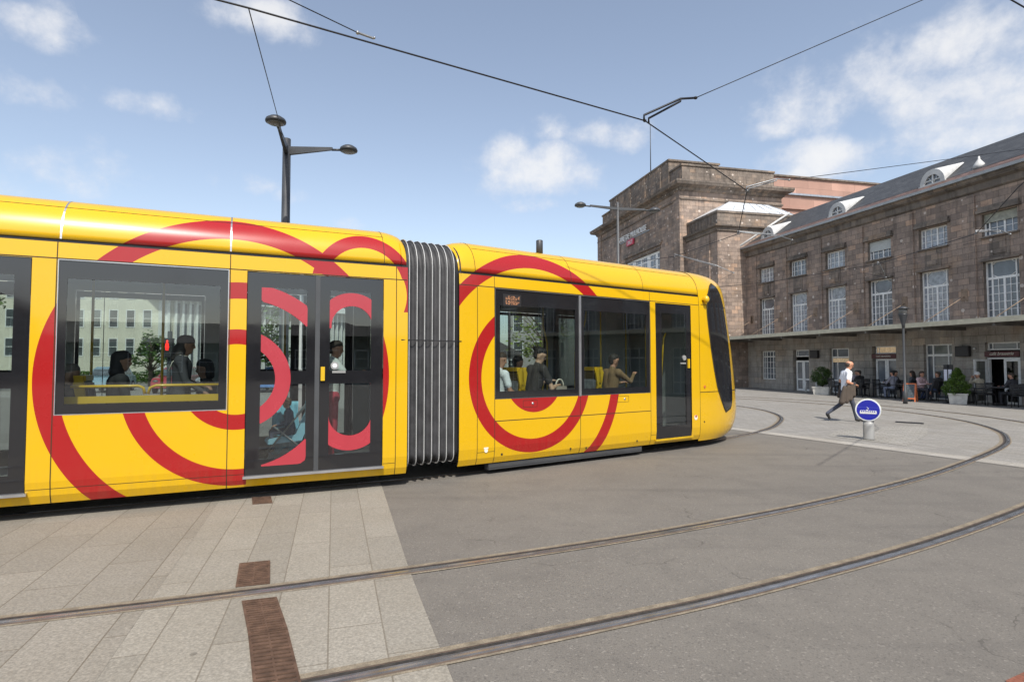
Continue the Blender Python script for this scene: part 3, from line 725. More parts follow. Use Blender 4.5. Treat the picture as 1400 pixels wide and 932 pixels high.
# end frames on both sides of the bellows
def endframe(fr, s0, s1):
    mb = MB(); a = sect(.0); c = sect(-.12); n = len(a)
    for s in (s0, s1): pass
    v = [(s, y, z) for s in (s0, s1) for y, z in a] + [(s, y, z) for s in (s0, s1) for y, z in c]
    f = []
    for j in range(n):
        k = (j + 1) % n
        f += [(j, k, n + k, n + j), (2 * n + j, 3 * n + j, 3 * n + k, 2 * n + k), (j, 2 * n + j, 2 * n + k, k), (n + j, n + k, 3 * n + k, 3 * n + j)]
    mb.mesh_in(v, f); return part(mb, 'gangway_frame', ['black'], fr)
endframe(1, 2.03, 2.085); endframe(2, 3.985, 4.035)

# -- front module
B2S0, B2S1 = 4.027, 9.5
W2 = (4.649, 8.066, 1.145, 2.85); DR2 = (8.224, 9.244, .26, 2.84)
mb = MB(); side_skin(mb, B2S0, B2S1, [W2, DR2]); side_skin(mb, B2S0, B2S1, [(5.0, 7.42, 1.13, 2.75), (7.80, 8.45, 1.13, 2.75)], True)
for s in (4.335, 4.642, 8.075): strip_s(mb, s, .18, 3.03 if s > 4.6 else 2.85, .009, 3)
strip_s(mb, 9.497, .18, 3.03, .010, 3); strip_s(mb, 6.358, .18, 1.14, .010, 3)
strip_z(mb, .812, 4.645, 8.07, .012, 3); strip_z(mb, .36, 4.335, 4.64, .006, 3); strip_z(mb, .36, 8.08, 8.22, .006, 3); strip_z(mb, 2.862, B2S0, 9.49, .012, 3)
for s0, z0 in ((5.17, 1.0), (7.22, 1.0)):
    for q in ((s0, s0 + .28, z0, z0 + .005), (s0, s0 + .28, z0 + .105, z0 + .11), (s0, s0 + .005, z0, z0 + .11), (s0 + .275, s0 + .28, z0, z0 + .11)): mb.box(q[0], q[1], -.002, .001, q[2], q[3], 3)
for y0, y1 in ((.052, .45), (W - .45, W - .052)): mb.box(4.06, 4.11, y0, y1, .35, 2.95, 1)
mb.box(4.06, 9.6, .06, W - .06, .30, .36, 4); mb.box(4.06, 9.5, .06, W - .06, 2.86, 2.92, 5); mb.box(4.1, 9.4, .3, W - .3, .2, .29, 6)
body2 = part(mb, 'module_body', ['liv2', 'grey', 'frit', 'seam', 'floor', 'ceil', 'black'], 2)
for s0, z0 in ((5.42, 1.055), (7.46, 1.055)):
    g = MB(); g.ellip((s0 - .06, .0, z0 + .0), (.022, .012, .022)); part(g, 'latch_knob', ['alu'], 2, body2)
for s0, z0 in ((4.78, .3), (6.15, .27), (6.50, .26), (7.72, .28), (9.62, .52)):
    g = MB(); disc_y(g, s0, z0, .018, yo(z0) - .004, yo(z0) + .01); part(g, 'jacking_point', ['seam'], 2, body2)
g = MB(); g.box(4.45, 4.53, -.002, .01, .405, .43); disc_y(g, 4.49, .38, .03, -.002, .012); part(g, 'lifting_mark', ['cream'], 2, body2)
mb = MB(); fairing(mb, B2S0 + .0, B2S1, True, False)
for s in (4.31, 6.19, 7.92): roof_gap(mb, s, .009, 2)
roof_gap(mb, 9.49, .014, 2)
mb.box(4.33, 9.45, yy - .003, yy + .003, zz - .003, zz + .003, 2)
part(mb, 'roof_fairing', ['liv2', 'black', 'seam', 'alu'], 2)
mb = MB(); mb.box(4.04, 9.5, .045, W - .045, 3.02, 3.07, 0); part(mb, 'roof_gutter', ['black'], 2)
mb = MB(); mb.lathe([(.06, 0), (.06, .27), (.05, .28)], (5.96, .62, 3.58), 16); part(mb, 'roof_antenna', ['lamp'], 2)
window(2, 4.657, 6.33, 1.155, 2.84, 4.745, 6.255, 1.262, 2.60); window(2, 6.385, 8.058, 1.155, 2.84, 6.455, 7.985, 1.262, 2.60)
window(2, 5.005, 6.49, 1.14, 2.74, 5.05, 6.47, 1.20, 2.68, far=True); window(2, 6.50, 7.415, 1.14, 2.74, 6.52, 7.37, 1.20, 2.68, far=True); window(2, 7.805, 8.445, 1.14, 2.74, 7.84, 8.40, 1.20, 2.68, far=True)
mb = MB(); mb.box(6.334, 6.381, -.002, .03, 1.14, 2.845); part(mb, 'window_divider', ['alu'], 2)
mb = MB()
for q in ((4.646, 8.07, 2.84, 2.852), (4.646, 8.07, 1.143, 1.155), (4.646, 4.656, 1.155, 2.84), (8.06, 8.07, 1.155, 2.84)): mb.box(q[0], q[1], .0, .02, q[2], q[3])
part(mb, 'window_trim', ['lampg'], 2)
L3 = leaf(2, 8.232, 9.236, .27, 2.83, 8.405, 9.10, (), mid=None, zb=.5, zt=2.655)
mb = MB(); mb.box(8.20, 9.27, -.012, .06, .235, .268); part(mb, 'door_sill', ['seatyel'], 2)
g = MB(); g.box(9.14, 9.185, -.012, .013, 1.60, 1.78); part(g, 'handle', ['yellow'], 2, L3)
g = MB(); disc_y(g, 9.04, 1.80, .05, .0, .016); part(g, 'door_button', ['post'], 2, L3)
g = MB(); g.box(8.93, 9.09, .008, .016, 1.68, 1.708); part(g, 'door_notice', ['post'], 2, L3)
g = MB(); disc_y(g, 9.36, .62, .05, -.003, .004); part(g, 'warning_sticker', ['cream'], 2, body2)
g = MB(); disc_y(g, 9.36, .645, .025, -.005, -.002); part(g, 'warning_sticker', ['sticker'], 2, body2)
g = MB(); disc_y(g, 9.64, 1.22, .028, -.01, .01); part(g, 'side_marker_lamp', ['orange'], 2, body2)
mb = MB(); mb.box(4.58, 7.9, .075, .20, .07, .165); mb.box(4.58, 7.9, .066, .076, .10, .112); part(mb, 'skirt_rail', ['lampg'], 2)
# side destination display behind the glass
mb = MB(); mb.box(4.80, 5.14, .0085, .0118, 2.585, 2.775, 0); dsp = part(mb, 'destination_display', ['signblack'], 2)
_r = random.Random(5); FONT = {ch: ''.join('1' if _r.random() < .62 else '0' for _ in range(15)) for ch in 'abcdefghij'}   # worn dot rows, not readable in the photo
for row, word in enumerate(('abcdae', 'fghbij')):
    mb = MB()
    for ci, ch in enumerate(word):
        if ch not in FONT: continue
        for k, bit in enumerate(FONT[ch]):
            if bit == '1':
                s = 4.845 + ci * .045 + (k % 3) * .012; z = 2.745 - row * .075 - (k // 3) * .0118; mb.box(s, s + .0105, .0055, .0084, z - .0105, z)
    part(mb, 'led_row', ['led'], 2, dsp)

# -- cab nose
LZ = [(.14, 1.70), (.18, 1.84), (.24, 1.96), (.32, 2.03), (.5, 2.14), (.7, 2.185), (.9, 2.165), (1.2, 2.12), (1.6, 2.055), (2., 1.975), (2.4, 1.87), (2.8, 1.77), (3., 1.73), (3.1, 1.71), (3.2, 1.685), (3.3, 1.66), (3.38, 1.63), (3.45, 1.58), (3.5, 1.52), (3.54, 1.44), (3.575, 1.30), (3.60, 1.08), (3.612, .7)]
def lz(z):
    for (a, la), (c, lc) in zip(LZ, LZ[1:]):
        if z <= c: return la + (lc - la) * (z - a) / (c - a)
    return LZ[-1][1]
def yin(z):
    if z < 3.06: return yo(z)
    q = min(1, (z - 3.072) / .54); q = max(q, 0); return .03 + .52 * (1 - math.sqrt(1 - q * q))
NE = 2.3
def nose(a, z, off=0.):
    sg = lambda x: (x > 0) - (x < 0)
    hw = W / 2 - yin(z) + off; L = lz(z) + off
    return (9.5 + L * abs(math.sin(a)) ** (2 / NE), W / 2 - hw * sg(math.cos(a)) * abs(math.cos(a)) ** (2 / NE), z)
zsn = [.14, .18, .24, .32, .4, .5, .6, .7, .8, .9, 1.05, 1.2, 1.4, 1.6, 1.8, 2., 2.2, 2.4, 2.6, 2.8, 2.9, 3., 3.1, 3.2, 3.3, 3.38, 3.45, 3.5, 3.54, 3.575, 3.60, 3.612]
NA = 48; aa = [PI * (.5 - .5 * math.cos(PI * k / NA)) for k in range(NA + 1)]
v = [nose(a, z) for z in zsn for a in aa]; n = NA + 1
f = [(i * n + j, i * n + j + 1, i * n + n + j + 1, i * n + n + j) for i in range(len(zsn) - 1) for j in range(NA)]
mb = MB(); mb.mesh_in(v, f, 0, True, [(p[0] + 30, p[2]) for p in v]); mb.face([v[(len(zsn) - 1) * n + j] for j in range(n)], 0); mb.face([v[j] for j in range(n)][::-1], 1)
cab = part(mb, 'cab', ['liv2', 'black', 'seam'], 2)
def npatch(fn, nu=16, nv=40, off=.006, flip=False):
    mb = MB(); v = []
    for i in range(nv + 1):
        for j in range(nu + 1):
            a, z = fn(j / nu, i / nv); p = nose(a, z, off); v.append(p)
    f = [(i * (nu + 1) + j, i * (nu + 1) + j + 1, (i + 1) * (nu + 1) + j + 1, (i + 1) * (nu + 1) + j) for i in range(nv) for j in range(nu)]
    mb.mesh_in(v, f if not flip else [t[::-1] for t in f], 0, True); return mb
def side_oval(g=0.):
    def fn(u, t):
        z = .70 - g + (3.335 + g - .70 + g) * t
        al = [(.6, .37), (.9, .30), (1.2, .24), (1.6, .195), (2., .16), (2.8, .11), (3.1, .11), (3.3, .14), (3.4, .17)]
        for (p, q), (r_, s_) in zip(al, al[1:]):
            if z <= r_ or r_ == 3.4: a_l = q + (s_ - q) * (z - p) / (r_ - p); break
        a_r = .60 - .06 * max(0, z - 2.4) + g * .12; a_l -= g * .4
        e = abs(2 * t - 1); ww = max(0, 1 - e ** (4.5 if t > .5 else 8)) ** .5
        c = (a_l + a_r) / 2; c = c + (.38 - c) * (1 - ww) if t < .5 else c + (.33 - c) * (1 - ww)
        h = (a_r - a_l) / 2 * ww
        return c - h + 2 * h * u, z
    return fn
M['cabglass'] = glass_mat('cab_glass', (.10, .11, .11), .10)
rim = part(npatch(side_oval(.045), off=.004), 'side_glass', ['seam'], 2, cab)
part(npatch(side_oval(0.), off=.009), 'side_glass_pane', ['frit'], 2, cab)
sf = side_oval(0.)
part(npatch(lambda u, t: (PI - sf(u, t)[0], sf(u, t)[1]), off=.009, flip=True), 'side_glass_pane', ['frit'], 2, cab)
part(npatch(lambda u, t: (.92 + (PI - 1.84) * u, 1.05 + 2.2 * t), off=.008), 'windscreen', ['frit'], 2, cab)
mb = MB()
def line_on(mb, pts, w=.010, off=.0035):
    for (a0, z0), (a1, z1) in zip(pts, pts[1:]):
        hz = w / 2 if abs(z1 - z0) < .02 else 0; ha = 0 if hz else .004
        mb.face([nose(a0 - ha, z0 - hz, off), nose(a1 + (-ha if ha else 0) if ha else a1, z1 - hz, off), nose(a1 + ha, z1 + hz, off), nose(a0 + ha, z0 + hz, off)])
line_on(mb, [(k * .03, 1.115) for k in range(0, 105)], .012)
part(mb, 'cab_seam', ['seam'], 2, cab); mb = MB()
line_on(mb, [(.02 + k * .03, 2.88) for k in range(0, 103)], .010)
part(mb, 'cab_seam', ['seam'], 2, cab)
mb = MB(); mb.ellip((9.66, -.055, 2.985), (.06, .06, .075)); mb.box(9.60, 9.68, -.04, .04, 2.97, 3.01); part(mb, 'mirror_camera', ['yellow'], 2, cab)
for a in (1.2, PI - 1.2):
    mb = MB(); p = nose(a, .78, -.05); mb.ellip(p, (.06, .06, .06)); part(mb, 'headlight', ['lens'], 2, cab)
# bogies with wheels
for fr, sc in ((2, 6.2), (1, -3.6)):
    mb = MB(); mb.box(sc - 1.1, sc + 1.1, .35, W - .35, .18, .34)
    bg_ = part(mb, 'bogie', ['black'], fr)
    for ds in (-.85, .85):
        for y0 in (.42, W - .55):
            g = MB(); disc_y(g, sc + ds, .29, .27, y0, y0 + .13, 0, 24); part(g, 'wheel', ['rusty'], fr, bg_)
# interior: yellow grab rails, poles and seats
def poles(fr, lst, r=.017):
    for path in lst:
        mb = MB(); mb.tube(path, r, 8); part(mb, 'grab_pole', ['yellow'], fr)
poles(1, [[(-1.775, .30, 1.428), (-1.12, .30, 1.428), (-1.07, .30, 1.405), (-1.05, .30, 1.33)], [(-.24, .30, 1.43), (-.94, .30, 1.43), (-1.0, .30, 1.405), (-1.02, .30, 1.33)],
          [(-.98, 1.2, .36), (-.98, 1.2, 2.86)], [(.60, 2.0, .36), (.60, 2.0, 2.86)], [(1.15, 1.3, .36), (1.15, 1.3, 2.86)], [(-1.9, 1.9, .36), (-1.9, 1.9, 2.86)]])
mb = MB(); mb.box(-1.83, -.18, .27, .31, 1.235, 1.315); part(mb, 'window_ledge', ['yellow'], 1)
poles(2, [[(7.05, .95, .36), (7.05, .95, 1.9), (7.3, .95, 2.5), (7.35, .95, 2.86)], [(6.95, 1.7, .36), (6.95, 1.7, 2.1), (6.85, 1.7, 2.45), (6.85, 1.7, 2.86)], [(7.75, 1.0, .36), (7.75, 1.0, 2.86)], [(8.6, .6, .36), (8.6, .6, 2.4), (8.66, .6, 2.55)], [(8.95, .55, .9), (8.95, .45, 2.2), (9.02, .45, 2.3)], [(8.95, 1.5, .36), (8.95, 1.5, 2.86)]])
mb = MB(); mb.box(8.6, 9.3, 1.75, 2.3, .36, 2.85); part(mb, 'equipment_cabinet', ['grey'], 2)
mb = MB(); mb.box(9.45, 9.5, .06, W - .06, .36, 2.86); part(mb, 'cab_bulkhead', ['grey'], 2)
mb = MB(); mb.box(7.58, 7.62, 1.3, 2.3, 1.0, 2.86); part(mb, 'screen', ['glassdark'], 2)
def seat(fr, s, y, face, zb=.36, w=.46):
    """moulded tram seat facing +s (face=1) or -s"""
    mb = MB(); k = face
    def X(a): return s + k * a
    def bx(a0, a1, y0, y1, z0, z1, mi): x0, x1 = sorted((X(a0), X(a1))); mb.bbox(x0, x1, y0, y1, z0, z1, min(.015, (x1 - x0) / 3), mi)
    bx(0, .45, y + .03, y + w - .03, zb + .40, zb + .48, 0)
    bk = MB(); prof = [(-.03, .36), (-.09, .75), (-.14, 1.02), (-.10, 1.10), (-.045, 1.10), (-.03, .98), (.03, .46)]
    bk.prism([(X(a), zb + z) for a, z in prof], 1, y + .035, y + w - .035, 0)
    b2 = MB()
    for yy0 in (y, y + w - .035): b2.prism([(X(a * 1.06 - .006), zb + z * 1.01) for a, z in prof], 1, yy0, yy0 + .035, 0)
    b2.prism([(X(-.15), zb + 1.06), (X(-.16), zb + 1.125), (X(-.03), zb + 1.125), (X(-.03), zb + 1.06)], 1, y + .034, y + w - .034, 0)
    fb = MB(); fb.prism([(X(a + .012), zb + z) for a, z in ((.03, .5), (-.035, 1.0), (-.03, 1.03), (.045, .5))], 1, y + .05, y + w - .05, 0)
    bx(.08, .35, y + .15, y + w - .15, zb, zb + .4, 0)
    st = part(mb, 'passenger_seat', ['seatfab'], fr)
    part(bk, 'seat_back', ['seatback'], fr, st); part(b2, 'seat_frame', ['seatyel'], fr, st); part(fb, 'seat_cushion', ['seatfab'], fr, st)
ZP = .50
for s, y, k in ((5.30, .28, -1), (5.42, .28, 1), (5.42, .78, 1), (6.5, 1.35, -1), (7.00, .28, -1), (7.12, .28, 1), (5.30, .80, -1)):
    seat(2, s, y, k, ZP)
for s, y, k in ((-1.70, .75, 1), (-.22, 1.02, -1), (-2.25, .75, 1)): seat(1, s, y, k, ZP - .08)

# ------------------------------------------------------------------ people
def capsule(a, c, r0, r1, n=12, m=5):
    a, c = Vector(a), Vector(c); ax = c - a; L = ax.length
    z = ax / L if L > 1e-6 else Vector((0, 0, 1)); x = z.orthogonal().normalized(); y = z.cross(x)
    rows = [(-r0 * math.cos(PI / 2 * k / m), r0 * math.sin(PI / 2 * k / m)) for k in range(m + 1)] + [(L + r1 * math.sin(PI / 2 * k / m), r1 * math.cos(PI / 2 * k / m)) for k in range(m + 1)]
    v = []; f = []
    for h, r in rows:
        r = max(r, 1e-4)
        for k in range(n): q = 2 * PI * k / n; v.append(a + z * h + (x * math.cos(q) + y * math.sin(q)) * r)
    for i in range(len(rows) - 1):
        for k in range(n): f.append((i * n + k, i * n + (k + 1) % n, i * n + n + (k + 1) % n, i * n + n + k))
    f.append(tuple(reversed(range(n)))); f.append(tuple(range((len(rows) - 1) * n, len(rows) * n)))
    return v, f
def fused(name, caps, vox, mats, parent=None, smooth=2):
    """caps = (a, b, r0, r1, material index): one continuous skin over all of them"""
    vs = []; fs = []
    for a, c, r0, r1, mi in caps:
        v, f = capsule(a, c, r0, r1); k = len(vs); vs += [tuple(p) for p in v]; fs += [tuple(k + q for q in t) for t in f]
    me = bpy.data.meshes.new(name); me.from_pydata(vs, [], fs); o = bpy.data.objects.new(name, me); COL.objects.link(o)
    md = o.modifiers.new('remesh', 'REMESH'); md.mode = 'VOXEL'; md.voxel_size = vox
    ms = o.modifiers.new('smooth', 'SMOOTH'); ms.factor = .5; ms.iterations = smooth
    dg = bpy.context.evaluated_depsgraph_get(); m2 = bpy.data.meshes.new_from_object(o.evaluated_get(dg)); m2.name = name
    COL.objects.unlink(o); bpy.data.objects.remove(o); bpy.data.meshes.remove(me)
    for m in mats: m2.materials.append(M[m] if isinstance(m, str) else m)
    nf = len(m2.polygons)
    ctr = np.empty(nf * 3); m2.polygons.foreach_get('center', ctr); ctr = ctr.reshape(-1, 3)
    best = np.full(nf, 1e9); idx = np.zeros(nf, int)
    for a, c, r0, r1, mi in caps:
        a = np.array(a, float); c = np.array(c, float); ab = c - a; t = np.clip(((ctr - a) @ ab) / max(ab @ ab, 1e-9), 0, 1)
        d_ = np.linalg.norm(ctr - a - t[:, None] * ab, axis=1) - (r0 + (r1 - r0) * t)
        k = d_ < best; best[k] = d_[k]; idx[k] = mi
    m2.polygons.foreach_set('material_index', idx.astype(np.int32)); m2.polygons.foreach_set('use_smooth', np.ones(nf, bool))
    m2.update()
    ob = bpy.data.objects.new(name, m2); COL.objects.link(ob)
    if parent: ob.parent = parent
    return ob
_cm = {}
def cmat(c, rough=.85):
    k = (c, rough)
    if k not in _cm: _cm[k] = mat('cloth_or_skin', c, rough, var=.16, vscale=9, bump=.1)
    return _cm[k]
SKIN = (.48, .25, .165)
def person(label, loc, rotz, pose, top, legs, hair, group=None, skin=SKIN, sleeve='long', hairstyle='short', vox=.014, shoes=(.02, .018, .017), scale=1., detail=False, cat='person', collar=None):
    """pose: dict of joints in metres, x forward, y left, z up"""
    J = {k: Vector(v) for k, v in pose.items()}
    MSK, MT, ML, MS = 0, 1, 2, 3; caps = []
    def C(a, c, r0, r1, m): caps.append((tuple(a), tuple(c), r0, r1, m))
    pel, che, nk, hd = J['pelvis'], J['chest'], J['neck'], J['head']
    hL, hR, sL, sR = J['hipL'], J['hipR'], J['shL'], J['shR']
    C(hL, hR, .112, .112, ML); C(pel, pel.lerp(che, .5), .125, .118, MT)
    for h, s in ((hL, sL), (hR, sR)):
        lo = pel.lerp(h, .45) + (che - pel) * .12; C(lo, che.lerp(s, .38), .105, .118, MT)
    C(che.lerp(sL, .9), che.lerp(sR, .9), .085, .085, MT); C(sL, sR, .066, .066, MT)
    C(nk + (che - nk) * .25, hd + (nk - hd) * .35, .056, .054, MSK); C(nk + (che - nk) * .4, nk, .075, .062, MT)
    for s in 'LR':
        sh, el, wr = J['sh' + s], J['el' + s], J['wr' + s]; fa = (wr - el).normalized()
        up = MT; mid = sh.lerp(el, .62)
        C(sh, mid, .062 if sleeve == 'long' else .068, .052 if sleeve == 'long' else .062, MT)
        C(mid, el, .050 if sleeve == 'long' else .044, .044 if sleeve == 'long' else .040, MT if sleeve == 'long' else MSK)
        C(el, wr, .043, .031, MT if sleeve == 'long' else MSK)
        # hand: palm, four fingers of different lengths, thumb
        tgt = J.get('hd' + s); hdv = (tgt - wr).normalized() if tgt is not None else fa
        side = hdv.cross(Vector((0, 0, 1))); side = side.normalized() if side.length > .1 else Vector((0, 1, 0))
        nrm = side.cross(hdv).normalized(); palm = wr + hdv * .085
        for k in (-1, 0, 1): C(wr + side * .012 * k, palm + side * .024 * k, .022, .017, MSK)
        for k, ln in ((-1.5, .062), (-.5, .075), (.5, .07), (1.5, .054)):
            b0 = palm + side * .017 * k; b1 = b0 + hdv * ln * .5 - nrm * .012; b2 = b1 + hdv * ln * .35 - nrm * .03
            C(b0, b1, .0105, .0095, MSK); C(b1, b2, .0095, .008, MSK)
        t0 = wr + hdv * .03; t1 = t0 + hdv * .04 - side * .045 * (1 if s == 'L' else -1); C(t0, t1, .014, .011, MSK); C(t1, t1 + hdv * .03 - nrm * .01, .011, .009, MSK)
        hp, kn, an, to = J['hip' + s], J['kn' + s], J['an' + s], J['to' + s]
        C(hp, kn, .092, .062, ML); C(kn, an, .062, .046, ML)
        C(an + Vector((0, 0, -.02)), an.lerp(to, .35) + Vector((0, 0, -.015)), .046, .046, MS); C(an.lerp(to, .25) + (to - an) * -.28, to, .040, .036, MS)
    # head: skull, jaw, nose, ears, facing J['face']
    fw = (J['face']).normalized() if 'face' in J else Vector((1, 0, 0)); upv = (hd - nk).normalized(); upv = (upv - fw * upv.dot(fw)).normalized(); lf = upv.cross(fw)
    def H(x, y, z): return hd + fw * x + lf * y + upv * z
    C(H(-.022, 0, .03), H(.018, 0, .035), .086, .082, MSK); C(H(.02, 0, -.02), H(.045, 0, -.082), .066, .036, MSK); C(H(-.01, .03, -.03), H(-.01, -.03, -.03), .05, .05, MSK)
    C(H(.086, 0, .012), H(.106, 0, -.022), .011, .014, MSK); C(H(.078, .02, -.055), H(.078, -.02, -.055), .010, .010, MSK); C(H(.082, .03, .03), H(.082, -.03, .03), .012, .012, MSK)
    for k in (1, -1): C(H(-.005, .078 * k, .015), H(-.008, .084 * k, -.02), .017, .012, MSK)
    skm, tm, lm, sm_ = cmat(skin, .55), cmat(top), cmat(legs), cmat(shoes, .5)
    root = thing('person', label, cat, loc, rotz, group); root.scale = (scale,) * 3
    fused('body', caps, vox, [skm, tm, lm, sm_], root)
    if detail or True:
        mb = MB()
        for k in (1, -1):
            mb.ellip(H(.079, .031 * k, .012), (.012, .013, .010), 10, 7)
        mb.build('eyes', [cmat((.03, .02, .015), .2)], root)
    hc = []
    if hairstyle == 'short': hc = [((-.03, 0, .05), (.012, 0, .062), .088, .082), ((-.06, 0, .0), (-.06, 0, -.03), .062, .05)]
    elif hairstyle == 'bald': hc = [((-.045, .03, .0), (-.045, -.03, .0), .07, .07), ((-.02, .062, .03), (-.02, .062, -.0), .026, .024), ((-.02, -.062, .03), (-.02, -.062, 0), .026, .024)]
    elif hairstyle == 'bob': hc = [((-.03, 0, .05), (.01, 0, .065), .094, .086), ((-.05, .04, .02), (-.05, .05, -.10), .062, .04), ((-.05, -.04, .02), (-.05, -.05, -.10), .062, .04), ((-.07, 0, 0), (-.075, 0, -.10), .06, .045)]
    elif hairstyle == 'long': hc = [((-.03, 0, .05), (.01, 0, .065), .095, .087), ((-.05, .045, .02), (-.055, .06, -.2), .064, .045), ((-.05, -.045, .02), (-.055, -.06, -.2), .064, .045), ((-.075, 0, 0), (-.10, 0, -.22), .066, .05)]
    elif hairstyle == 'bun': hc = [((-.03, 0, .05), (.012, 0, .064), .092, .084), ((-.06, 0, .0), (-.06, 0, -.03), .062, .05), ((-.10, 0, .07), (-.13, 0, .075), .045, .035), ((-.135, .03, .09), (-.16, .02, .11), .02, .01)]
    elif hairstyle == 'cap': hc = [((-.03, 0, .055), (.012, 0, .06), .094, .09), ((.05, 0, .055), (.13, 0, .045), .055, .03)]
    elif hairstyle == 'hood': hc = [((-.03, 0, .055), (.012, 0, .06), .094, .09), ((-.05, .03, .0), (-.07, .05, -.15), .07, .06), ((-.05, -.03, .0), (-.07, -.05, -.15), .07, .06), ((-.09, 0, -.05), (-.12, 0, -.17), .07, .06)]
    elif hairstyle == 'scarf': hc = [((-.03, 0, .045), (.006, 0, .06), .104, .092), ((-.05, .03, .0), (-.045, .05, -.12), .075, .07), ((-.05, -.03, .0), (-.045, -.05, -.12), .075, .07), ((-.06, .05, -.13), (-.04, -.05, -.13), .085, .085)]
    if hc:
        fused('cap' if hairstyle == 'cap' else 'headscarf' if hairstyle == 'scarf' else 'hair', [(tuple(H(*a)), tuple(H(*c)), r0, r1, 0) for a, c, r0, r1 in hc], vox * .9, [cmat(hair, .7)], root, 1)
    return root
def sit(lean=0., arms='lap', head=(1, 0, -.1), kz=.46):
    c, s = math.cos(lean), math.sin(lean)
    def T(x, y, z): return (x * c + z * s, y, .50 + z * c - x * s)
    p = dict(pelvis=(0, 0, .52), hipL=(0, .085, .50), hipR=(0, -.085, .50), chest=T(0, 0, .40), neck=T(.0, 0, .55), shL=T(0, .185, .475), shR=T(0, -.185, .475))
    nk = Vector(p['neck']); p['head'] = tuple(nk + Vector((.03 + .08 * s, 0, .145))); p['face'] = head
    for k, sg in (('L', 1), ('R', -1)):
        p['kn' + k] = (.43, .11 * sg, kz + .04); p['an' + k] = (.40, .11 * sg, .09); p['to' + k] = (.56, .13 * sg, .045)
        sh = Vector(p['sh' + k])
        if arms == 'lap': el, wr = sh + Vector((.06, .06 * sg, -.27)), sh + Vector((.27, -.03 * sg, -.33))
        elif arms == 'table': el, wr = sh + Vector((.13, .07 * sg, -.24)), sh + Vector((.36, -.05 * sg, -.2))
        elif arms == 'face': el, wr = sh + Vector((.24, .03 * sg, -.14)), sh + Vector((.24, -.12 * sg, .10))
        elif arms == 'hang': el, wr = sh + Vector((.02, .07 * sg, -.29)), sh + Vector((.12, .06 * sg, -.52))
        p['el' + k], p['wr' + k] = tuple(el), tuple(wr)
    return p
def stand(arms='down', head=(1, 0, -.15), stride=0., lift=.08):
    p = dict(pelvis=(0, 0, .97), hipL=(0, .085, .93), hipR=(0, -.085, .93), chest=(.02, 0, 1.33), neck=(.02, 0, 1.50), shL=(.01, .185, 1.445), shR=(.01, -.185, 1.445), head=(.06, 0, 1.645), face=head)
    for k, sg in (('L', 1), ('R', -1)):
        p['kn' + k] = (.02, .09 * sg, .51); p['an' + k] = (-.02, .09 * sg, .09); p['to' + k] = (.14, .11 * sg, .045)
        el, wr = (-.02, .24 * sg, 1.15), (.08, .24 * sg, .90)
        if arms == 'hold': el, wr = (.02, .25 * sg, 1.16), (.27, .06 * sg, 1.10)
        if arms == 'pole': el, wr = (.18, .25 * sg, 1.25), (.40, .10 * sg, 1.30)
        p['el' + k], p['wr' + k] = el, wr
    return p

# the walking man
pw = stand('hold', head=(.95, -.1, -.28)); dz = -.045
pw.update(pelvis=(0, 0, .95), hipL=(0, .085, .91), hipR=(.0, -.085, .91), knL=(-.10, .09, .50), anL=(-.48, .09, .22), toL=(-.42, .10, .075), knR=(.16, -.09, .49), anR=(.24, -.09, .085), toR=(.40, -.11, .045),
          chest=(.035, 0, 1.31), neck=(.06, 0, 1.485), shL=(.03, .195, 1.41), shR=(.03, -.195, 1.41), head=(.115, 0, 1.63), elL=(-.03, .27, 1.15), wrL=(.24, .12, 1.08), elR=(-.05, -.27, 1.14), wrR=(.20, -.12, 1.07))
man = person('balding man in white t-shirt and jeans striding right with a jacket over his hands', (9.72, 16.62, .005), R(-8), pw, (.80, .81, .84), (.055, .062, .085), (.05, .035, .025), sleeve='short', hairstyle='bald', vox=.010, detail=True, skin=(.52, .25, .15))
def cloth_drape(mb, cx, w0, w1, z0, z1, y0, mi=0, th=.05, seed=1):
    rnd = random.Random(seed); nu, nv = 22, 12; rows = []
    for side in (0, 1):
        for i in range(nv + 1):
            t = i / nv; z = z1 + (z0 - z1) * t; ww = w0 + (w1 - w0) * t
            for j in range(nu + 1):
                u = j / nu * 2 - 1; fold = .022 * math.sin(u * 9 + seed) * t + .012 * math.sin(u * 17 + t * 4)
                hem = -.05 * math.sin(u * 5 + seed) * t * t
                prof = (1 - u * u) ** .5 * .09 + .01
                rows.append((cx + u * ww / 2 + .02 * math.sin(t * 5), y0 + (-1 if side == 0 else 1) * (th * .35 + prof * (.6 + .4 * t)) + fold, z + hem))
    n = nu + 1; m = (nv + 1) * n
    f = []
    for sd in (0, 1):
        for i in range(nv):
            for j in range(nu):
                q = (sd * m + i * n + j, sd * m + i * n + j + 1, sd * m + (i + 1) * n + j + 1, sd * m + (i + 1) * n + j); f.append(q if sd else q[::-1])
    for i in range(nv):
        for j in (0, nu): a = i * n + j; f.append((a, a + n, m + a + n, m + a))
    for j in range(nu): f.append((j, j + 1, m + j + 1, m + j)); a = nv * n + j; f.append((a, m + a, m + a + 1, a + 1))
    mb.mesh_in(rows, f, mi, True)
